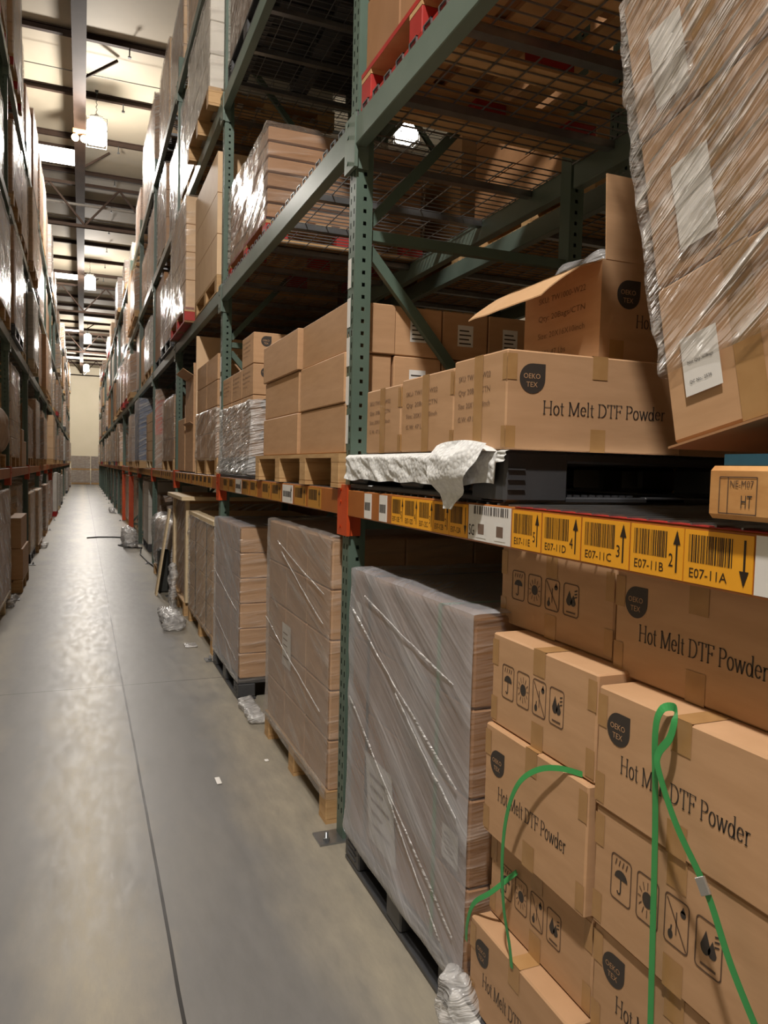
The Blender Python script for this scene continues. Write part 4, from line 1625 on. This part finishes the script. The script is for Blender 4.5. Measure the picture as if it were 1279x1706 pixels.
# tilted wrapped load on a wooden pallet
pr = empty('pallet', (1.49, 0.42, 1.455))
tag(pr, 'stained wooden pallet with blue top board at the near beam end', 'pallet')
st_mb = MB('wood_stained')
st_mb.cham(-0.53, 0.53, 0.41, 0.515, 0.012, 0.094, 0.006)
st_mb.cham(-0.53, 0.53, -0.05, 0.05, 0.012, 0.094, 0.006)
put('stringer', st_mb, pr)
mb = MB('wood_stained')
mb.cham(-0.535, -0.515 + 0.0, 0.12, 0.52, 0.008, 0.094, 0.008)
F = Face(mb, (-0.535, 0.52, 0.0), (0, -1, 0), (0, 0, 1), (-1, 0, 0))
F.line([(0.028, 0.018), (0.1, 0.018), (0.1, 0.076), (0.028, 0.076), (0.028, 0.018)], 0.002, 'ink_brown')
F.line([(0.045, 0.018), (0.045, 0.076)], 0.002, 'ink_brown')
F.text('NE-M07', 0.048, 0.06, 0.046, 'ink_brown', height=0.011)
F.text('HT', 0.07, 0.028, 0.022, 'ink', height=0.02)
put('edge_board', mb, pr)['label'] = 'stained end board with a burnt-in stamp'
mb = MB('blue_paint')
mb.box(-0.52, 0.53, 0.36, 0.50, 0.095, 0.113)
put('top_board', mb, pr)['label'] = 'blue painted top board'
for q in range(4):
    mb = MB('wood_stained')
    mb.box(-0.53, 0.53, 0.2 - 0.2 * q, 0.33 - 0.2 * q, 0.095, 0.113)
    put('top_board', mb, pr)
TILT = math.radians(12.5)
tl = empty('wrapped_pallet_load', (0.985, 1.052, 1.585), (-TILT, 0, 0))
tag(tl, 'big film-wrapped carton load leaning over the stained wooden pallet', 'wrapped load')
mb = MB('cardboard_dark')
mb.box(-0.004, 1.02, -1.14, 0.008, -0.004, 0.0)
put('cardboard_sheet', mb, tl)
rt = random.Random(4)
for j in range(3):
    for k in range(3):
        for i in range(2):
            if i and k < 2 and j:
                continue
            x0, y1, z0 = i * 0.5, -j * 0.375, k * 0.295 + 0.002
            mb = MB('cardboard')
            dx = rt.uniform(0, 0.008)
            mb.cham(x0 + dx, x0 + 0.495, y1 - 0.372, y1, z0, z0 + 0.292, 0.006)
            if i == 0:
                for ya in (y1 - 0.21,):
                    mb.poly([(x0 + dx - 0.0012, ya + 0.055, z0), (x0 + dx - 0.0012, ya, z0), (x0 + dx - 0.0012, ya, z0 + 0.292), (x0 + dx - 0.0012, ya + 0.055, z0 + 0.292)], 'tape')
            put('carton', mb, tl)
for (y, z, w_, h_, txt) in ((-0.048, 0.075, 0.082, 0.105, 1), (-0.075, 0.335, 0.085, 0.16, 0), (-0.06, 0.62, 0.08, 0.15, 0)):
    mb = MB('paper')
    F = Face(mb, (-0.0035, y, z), (0, -1, 0), (0, 0, 1), (-1, 0, 0))
    F.rect(0, w_, 0, h_, 'paper', 0.0)
    if txt:
        F.text('Net Qty.:60Bags', 0.012, 0.055, 0.058, 'ink', lift=0.001)
        F.text('QC No.: 2536', 0.012, 0.02, 0.05, 'ink', lift=0.001)
    put('paper_label', mb, tl)
mb = MB('film_near')
mb.shell(-0.012, 1.03, -1.15, 0.012, 0.125, 0.90, 90, 0.012, 0.0085, 7.5, 6, False, None, 0.42)
mb.shell(-0.014, 0.25, -0.15, 0.020, 0.62, 0.70, 22, 0.02, 0.014, 16, 9, False, None, 0.3)
sw = put('stretch_wrap', mb, tl)
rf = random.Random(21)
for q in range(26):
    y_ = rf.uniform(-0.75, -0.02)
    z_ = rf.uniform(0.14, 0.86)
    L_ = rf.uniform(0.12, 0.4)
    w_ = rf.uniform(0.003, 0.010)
    mb = MB('film_white')  # pale film ribbons paint in the bright highlight streaks
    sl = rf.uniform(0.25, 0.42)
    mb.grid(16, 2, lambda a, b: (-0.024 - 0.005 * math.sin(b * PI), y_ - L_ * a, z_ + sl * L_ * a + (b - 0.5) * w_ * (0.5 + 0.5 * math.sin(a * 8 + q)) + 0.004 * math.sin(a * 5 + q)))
    put('film_gloss_fold', mb, sw)
carton(1.1, 1.9, -0.02, 0.40, 1.569, 1.69, 'flat tan carton propping up the leaning wrapped load', tape=None, mat='cardboard_dark')

# ------------------------------------------------------------------ nearest bay, second shelf
z = ZT[2] + 0.006
wrapped('brown carton load on red pallet, nearest bay, second shelf against the green post', 1.50, 2.27, z, 1.0, 0.98, 0.8, 2, 3, 3, None, 'cardboard_dark', 'red', 'pallet loads in the yellow-labelled rack', 20, 0.006, 1, name='pallet_load')
wrapped('brown film-wrapped carton load on wooden pallet, nearest bay, second shelf', 1.50, 0.75, z, 1.0, 1.14, 0.9, 2, 3, 3, 'film_clear', 'cardboard_dark', 'wood', 'pallet loads in the yellow-labelled rack', 20, 0.006, 2)
# ------------------------------------------------------------------ second bay, first shelf
pallet('wood', 1.47, 3.645, ZT[1] + 0.006, 1.02, 1.56, 'pale wooden pallet carrying six plain tan cartons beside the green post', nb=4)
z0 = ZT[1] + 0.148
G6 = 'plain tan cartons on the wooden pallet'
hh = 0.2055
WD = ['bottom', 'middle', 'top']
for j, (y0, y1) in enumerate(((2.872, 3.545), (3.555, 4.29))):
    for k in range(3):
        x = 0.982 + (0.006, 0.0, 0.012)[k] * (1 if j == 0 else -1)
        carton(x, x + 0.205, y0 + (0.0, 0.01, 0.0)[k], y1 - (0, 0.012, 0)[k], z0 + k * hh, z0 + (k + 1) * hh - 0.003, 'plain tan carton, %s of the %s column facing the aisle' % (WD[k], ('right-hand', 'left-hand')[j]), G6, tape=None)
for i in range(3):
    for k in range(3):
        x = 1.196 + i * 0.222
        o = carton(x, x + 0.216, 2.876, 3.545, z0 + k * hh, z0 + (k + 1) * hh - 0.003, 'brown carton with white end label behind the post, %s row, %s from the aisle' % (WD[k], ORD[i + 1]), 'cartons with white end labels', tape=None, mat='cardboard')
        mb = MB('paper')
        F = Face(mb, (-0.108, -0.3345, 0), (1, 0, 0), (0, 0, 1), (0, -1, 0))
        F.rect(0.07, 0.145, 0.06, 0.15, 'paper')
        for q in range(4):
            F.rect(0.078, 0.135 - 0.01 * (q % 2), 0.07 + 0.018 * q, 0.076 + 0.018 * q, 'ink', 0.0012)
        put('paper_label', mb, o)
# powder cartons, half wrapped, behind them
pallet('black', 1.48, 5.20, ZT[1] + 0.006, 1.0, 1.12, 'black plastic pallet with film hanging over it beside the wooden pallet')
zz = ZT[1] + 0.142
GH = 'half-wrapped powder cartons'
for j, (y0, y1) in enumerate(((4.665, 5.02), (5.025, 5.38), (5.385, 5.74))):
    for k in range(4):
        if k == 3 and j:
            continue
        zb = zz + k * 0.196
        carton(0.99, 1.46, y0, y1, zb, zb + 0.193, 'powder carton, %s layer, %s from the six plain cartons' % (('lowest', 'second', 'third', 'topmost')[k], ORD[j]), GH, prints=(('-x', 'sku'), ('-y', 'badge')), tape=None)
mb = MB('film_white')
mb.shell(0.965, 1.48, 4.64, 5.765, zz - 0.12, zz + 0.36, 30, 0.02, 0.014, 9, 2, False, None, 0.9, 0.04)
tag(put('loose_film', mb), 'cloudy loose film around the lower half-wrapped powder cartons', 'plastic film')
# ------------------------------------------------------------------ second bay, second shelf
wrapped('dark wrapped stack of flat cartons on red pallet, second shelf next bay', 1.54, 5.13, ZT[2] + 0.006, 1.02, 1.22, 0.545, 1, 2, 6, 'film_clear', 'cardboard_dark', 'red', 'pallet loads in the yellow-labelled rack', 30, 0.008, 2, 0.5, gap=0.006)
# ------------------------------------------------------------------ third bay
e = wrapped('film-wrapped tan cartons with pale wooden lid and dark straps, floor past second post', 1.48, 6.74, 0.0, 1.0, 1.46, 0.89, 2, 3, 4, 'film_clear', 'cardboard_pale', 'wood', None, 30, 0.010, 1, 0.3, straps=((0.3, 'dark_steel'), (-0.35, 'dark_steel')))
mb = MB('wood_pale')
mb.box(-0.51, 0.51, -0.75, 0.75, 1.045, 1.08)
put('lid', mb, e)
e = empty('plywood_crate', (1.40, 8.2, 0.0))
tag(e, 'taller brown crate with overhanging plywood lid behind the lidded load', 'crate')
pallet('wood', 0.05, 0, 0, 1.0, 1.1, None, e)
mb = MB('cardboard_dark')
mb.box(-0.4, 0.5, -0.55, 0.55, 0.141, 1.17)
put('carton', mb, e)
mb = MB('wood_pale')
mb.cham(-0.50, 0.55, -0.72, 0.575, 1.175, 1.215, 0.004)
put('lid', mb, e)
for yy in (-0.54, 0.54):
    mb = MB('wood_pale')
    mb.box(-0.44, -0.405, yy - 0.05, yy + 0.05, 0.141, 1.17)
    put('corner_post', mb, e)
put('stretch_wrap', film_mesh(0.9, 1.1, 0.98, 'film_clear', 18, 0.008, 3, 0.3), e, (0.05, 0, 0.15))
mb = MB('wood_pale')
mb.box(-0.01, 0.01, -0.07, 0.07, 0, 1.02)
tag(put('plank', mb, None, (0.80, 9.0, 0.0), (0.0, 0.145, 0.0)), 'pale plank leaning against the brown crate', 'plank')
mb = MB('dark_steel')
mb.cham(0.84, 0.96, 9.12, 9.34, 0.0, 0.52, 0.02)
tag(put('black_bin', mb), 'black bin on the floor beside the leaning plank', 'bin')
# first shelf of the third bay
pallet('wood', 1.48, 6.52, ZT[1] + 0.006, 1.0, 1.16, 'wooden pallet under the film-banded cartons in the third bay')
zz = ZT[1] + 0.147
for j in range(2):
    for k in range(4):
        y0 = 5.965 + j * 0.56
        carton(0.985, 1.45, y0, y0 + 0.55, zz + k * 0.205, zz + k * 0.205 + 0.202, 'tan carton, %s layer, %s column past the second post' % (('lowest', 'second', 'third', 'topmost')[k], ('nearer', 'farther')[j]), 'film-banded cartons in the third bay', tape=None)
mb = MB('film_clear')
mb.shell(0.965, 1.47, 5.94, 7.10, zz - 0.03, zz + 0.40, 24, 0.02, 0.010, 9, 4, False, None, 0.3)
tag(put('loose_film', mb), 'clear film band around the lower cartons in the third bay', 'plastic film')
mb = MB('cardboard_pale')
mb.box(0.98, 1.5, 7.125, 7.15, ZT[1] + 0.006, 2.72)
tag(put('cardboard_sheet', mb), 'tall upright cardboard sheet beside the tall open carton', 'cardboard sheet')
mb = MB('cardboard')
for b in ((1.0, 1.6, 7.45, 7.456), (1.0, 1.6, 8.03, 8.036), (1.0, 1.006, 7.456, 8.03), (1.594, 1.6, 7.456, 8.03)):
    mb.box(*b, 1.46, 2.40)
tc_ = put('tall_open_carton', mb)
tag(tc_, 'tall open carton standing on the first shelf, third bay', 'carton')
put('flap', flap_mb(lambda u, v: (1.0 + 0.6 * u, 7.45 + 0.03 * v, 2.40 + 0.12 * v), (0, 0.004, 0)), tc_)
put('flap', flap_mb(lambda u, v: (1.0 - 0.10 * v, 7.456 + 0.57 * u, 2.40 + 0.06 * v)), tc_)
put('flap', flap_mb(lambda u, v: (1.0 - 0.03 * v, 7.456 + 0.57 * u, 1.93 + 0.02 * v)), tc_)
mb = MB('cardboard')
mb.cham(1.0, 1.55, 8.1, 8.68, 1.46, 2.02, 0.006)
tag(put('carton', mb), 'squat tan carton behind the tall open carton', 'carton')
# ------------------------------------------------------------------ fourth bay
wrapped('film-wrapped carton load on the first shelf behind the third post', 1.50, 9.72, ZT[1] + 0.006, 1.0, 1.3, 0.75, 2, 3, 3, 'film_clear', 'cardboard', 'wood', 'pallet loads in the yellow-labelled rack', 18, 0.006, 2)
e = empty('wrapped_roll', (1.12, 11.35, ZT[1] + 0.006))
tag(e, 'tall wrapped roll with orange band on the first shelf, fourth bay', 'roll')
mb = MB('cardboard_dark')
mb.tube([(0, 0, 0), (0, 0, 1.15)], 0.13, n=20)
put('core_roll', mb, e)
mb = MB('orange_steel')
mb.tube([(0, 0, 0.5), (0, 0, 1.0)], 0.135, n=20)
put('orange_band', mb, e)
mb = MB('film_clear')
mb.tube([(0, 0, 0.02), (0, 0, 1.16)], 0.145, n=20)
put('stretch_wrap', mb, e)
mb = MB('film_white')
mb.shell(0.90, 1.55, 9.35, 10.9, 0.13, 0.86, 22, 0.14, 0.03, 3.5, 5)
e = put('covered_load', mb)
tag(e, 'rounded load shrouded in grey-white plastic on the floor, fourth bay', 'covered load')
pallet('wood', 1.23, 10.12, 0, 0.6, 1.45, None, e)
mb = MB('beige_cloth')
mb.shell(0.93, 1.52, 9.40, 10.85, 0.145, 0.82, 12, 0.13, 0.02, 3.5, 6)
put('sack', mb, e)
far_load('brown cartons on the floor, fourth bay, farther half of yellow-labelled rack', 1.55, 11.35, 0, 1.0, 0.75, 0.62, None, 'cardboard_dark', 'wood', 'pallet loads in the yellow-labelled rack', 1, 2)
# ------------------------------------------------------------------ litter on the floor


def crumple(name, x0, x1, y0, y1, h, label, seed, mat='film_white', cat='plastic film', n=18, amp=None):
    mb = MB(mat)
    mb.shell(x0, x1, y0, y1, 0.001, h, n, min(h, x1 - x0) * 0.45, amp or min(h * 0.3, 0.03), 14, seed)
    for i, v in enumerate(mb.v):
        if v[2] < 0.001:
            mb.v[i] = (v[0], v[1], 0.001)
    return tag(put(name, mb), label, cat)


crumple('crumpled_film', 0.70, 0.89, 6.95, 7.70, 0.11, 'crumpled clear film on the floor in front of the lidded load', 1)
crumple('crumpled_film', 0.83, 0.885, 7.75, 7.95, 0.5, 'film tail hanging from the lidded load to the floor', 2)
crumple('crumpled_film', 0.92, 1.02, 4.28, 4.72, 0.05, 'flat clump of film on the floor before the black pallet', 3)
crumple('plastic_bag', 0.70, 0.925, 14.0, 15.2, 0.32, 'white plastic bag slumped on the floor near the black cable', 4, amp=0.05)
crumple('crumpled_film', 0.78, 0.92, 24.0, 25.4, 0.12, 'scrap of white film on the floor past the orange posts', 5)
crumple('crumpled_film', -0.84, -0.66, 8.55, 9.1, 0.06, 'clear film scrap on the floor at the opposite rack', 6)
crumple('crumpled_film', -0.76, -0.58, 14.3, 14.9, 0.06, 'pale film scrap on the floor along the opposite rack', 7)
crumple('film_scrap', 0.80, 0.90, 6.30, 6.44, 0.012, 'curl of pale film on the floor beside the lidded load', 8, n=8)
crumple('film_scrap', 0.60, 0.625, 3.52, 3.60, 0.006, 'tiny white scrap on the bare floor of the aisle', 9, 'paper', 'scrap', 6)
crumple('film_scrap', 0.88, 0.90, 3.72, 3.745, 0.006, 'tiny white crumb on the floor by the wooden pallet', 10, 'paper', 'scrap', 6)
mb = MB('black_rubber')
mb.tube([(0.09, 16.05, 0.012), (0.3, 16.2, 0.012), (0.6, 16.15, 0.012), (0.95, 15.9, 0.012), (1.0, 15.2, 0.012), (0.8, 14.7, 0.012), (0.62, 14.55, 0.012), (0.75, 14.2, 0.012), (1.0, 14.0, 0.012)], 0.012)
tag(put('cable', mb), 'black cable snaking across the aisle floor', 'cable')
mb = MB('black_rubber')
mb.tube([(0.98, 14.0, 0.02), (0.9, 13.0, 0.012), (0.94, 12.0, 0.012), (1.0, 11.2, 0.012)], 0.01)
tag(put('cable', mb), 'loose black cord end beside the shrouded load', 'cable')

# ------------------------------------------------------------------ opposite rack, near items
pallet('wood', -1.05, 10.05, 0.0, 0.82, 1.1, 'wooden pallet under two tan cartons jutting out from opposite rack')
carton(-1.42, -0.64, 9.58, 10.55, 0.141, 0.50, 'tan carton with small white label, lower of two at opposite rack', 'pair of cartons at the opposite rack', prints=(), tape='y')
carton(-1.42, -0.66, 9.6, 10.55, 0.502, 0.86, 'tan carton, upper of two on the floor at opposite rack', 'pair of cartons at the opposite rack', tape='y')
mb = MB('paper')
mb.box(-0.99, -0.87, 9.577, 9.5795, 0.28, 0.40)
tag(put('paper_label', mb), 'white square label stuck on the lower carton at opposite rack', 'label')
far_load('film-wrapped tan cartons behind the pair of cartons at opposite rack', -1.3, 11.35, 0, 1.0, 1.0, 1.05, 'film_clear', 'cardboard_pale', 'wood', 'pallet loads in the opposite rack', 2, 4)
pallet('wood', -1.25, 8.2, ZT[1] + 0.006, 1.0, 1.3, 'wooden pallet under the slumped beige sack on opposite rack')
mb = MB('beige_cloth')
mb.shell(-1.75, -0.70, 7.6, 8.8, ZT[1] + 0.147, ZT[1] + 0.62, 20, 0.15, 0.05, 3.0, 3)
tag(put('soft_sack', mb), 'slumped beige sack on the first shelf of opposite rack', 'sack')
far_load('brown cartons behind the beige sack on opposite rack', -1.25, 6.85, ZT[1] + 0.006, 1.0, 1.1, 0.95, 'film_clear', 'cardboard_dark', 'wood', 'pallet loads in the opposite rack', 3, 3)
wrapped('film-wrapped pale cartons on the first shelf, second bay of opposite rack', -1.25, 9.95, ZT[1] + 0.006, 1.0, 1.25, 1.02, 2, 3, 5, 'film_clear', 'cardboard_pale', 'wood', 'pallet loads in the opposite rack', 20, 0.008, 2, sx=-1)
for k in range(2):
    carton(-1.2, -0.74, 10.95 + 0.42 * k, 11.35 + 0.42 * k, ZT[1] + 0.006, ZT[1] + 0.5 - 0.15 * k, 'loose tan carton on first shelf of opposite rack, %s' % ('nearer one' if k == 0 else 'lower farther one'), 'loose cartons on the opposite rack', tape=None)

# ------------------------------------------------------------------ pallets against the far wall
for i in range(2):
    for k in range(2):
        far_load('%s wrapped pallet at the aisle end, %s column' % (('lower', 'upper')[k], ('left', 'right')[i]), -0.1 + 1.28 * i, 56.0, k * 0.98, 1.2, 1.0, 0.82, 'film_white', 'cardboard_pale' if i == 0 else 'cardboard', 'wood', 'stacked pallets at the aisle end', i * 2 + k, 3)
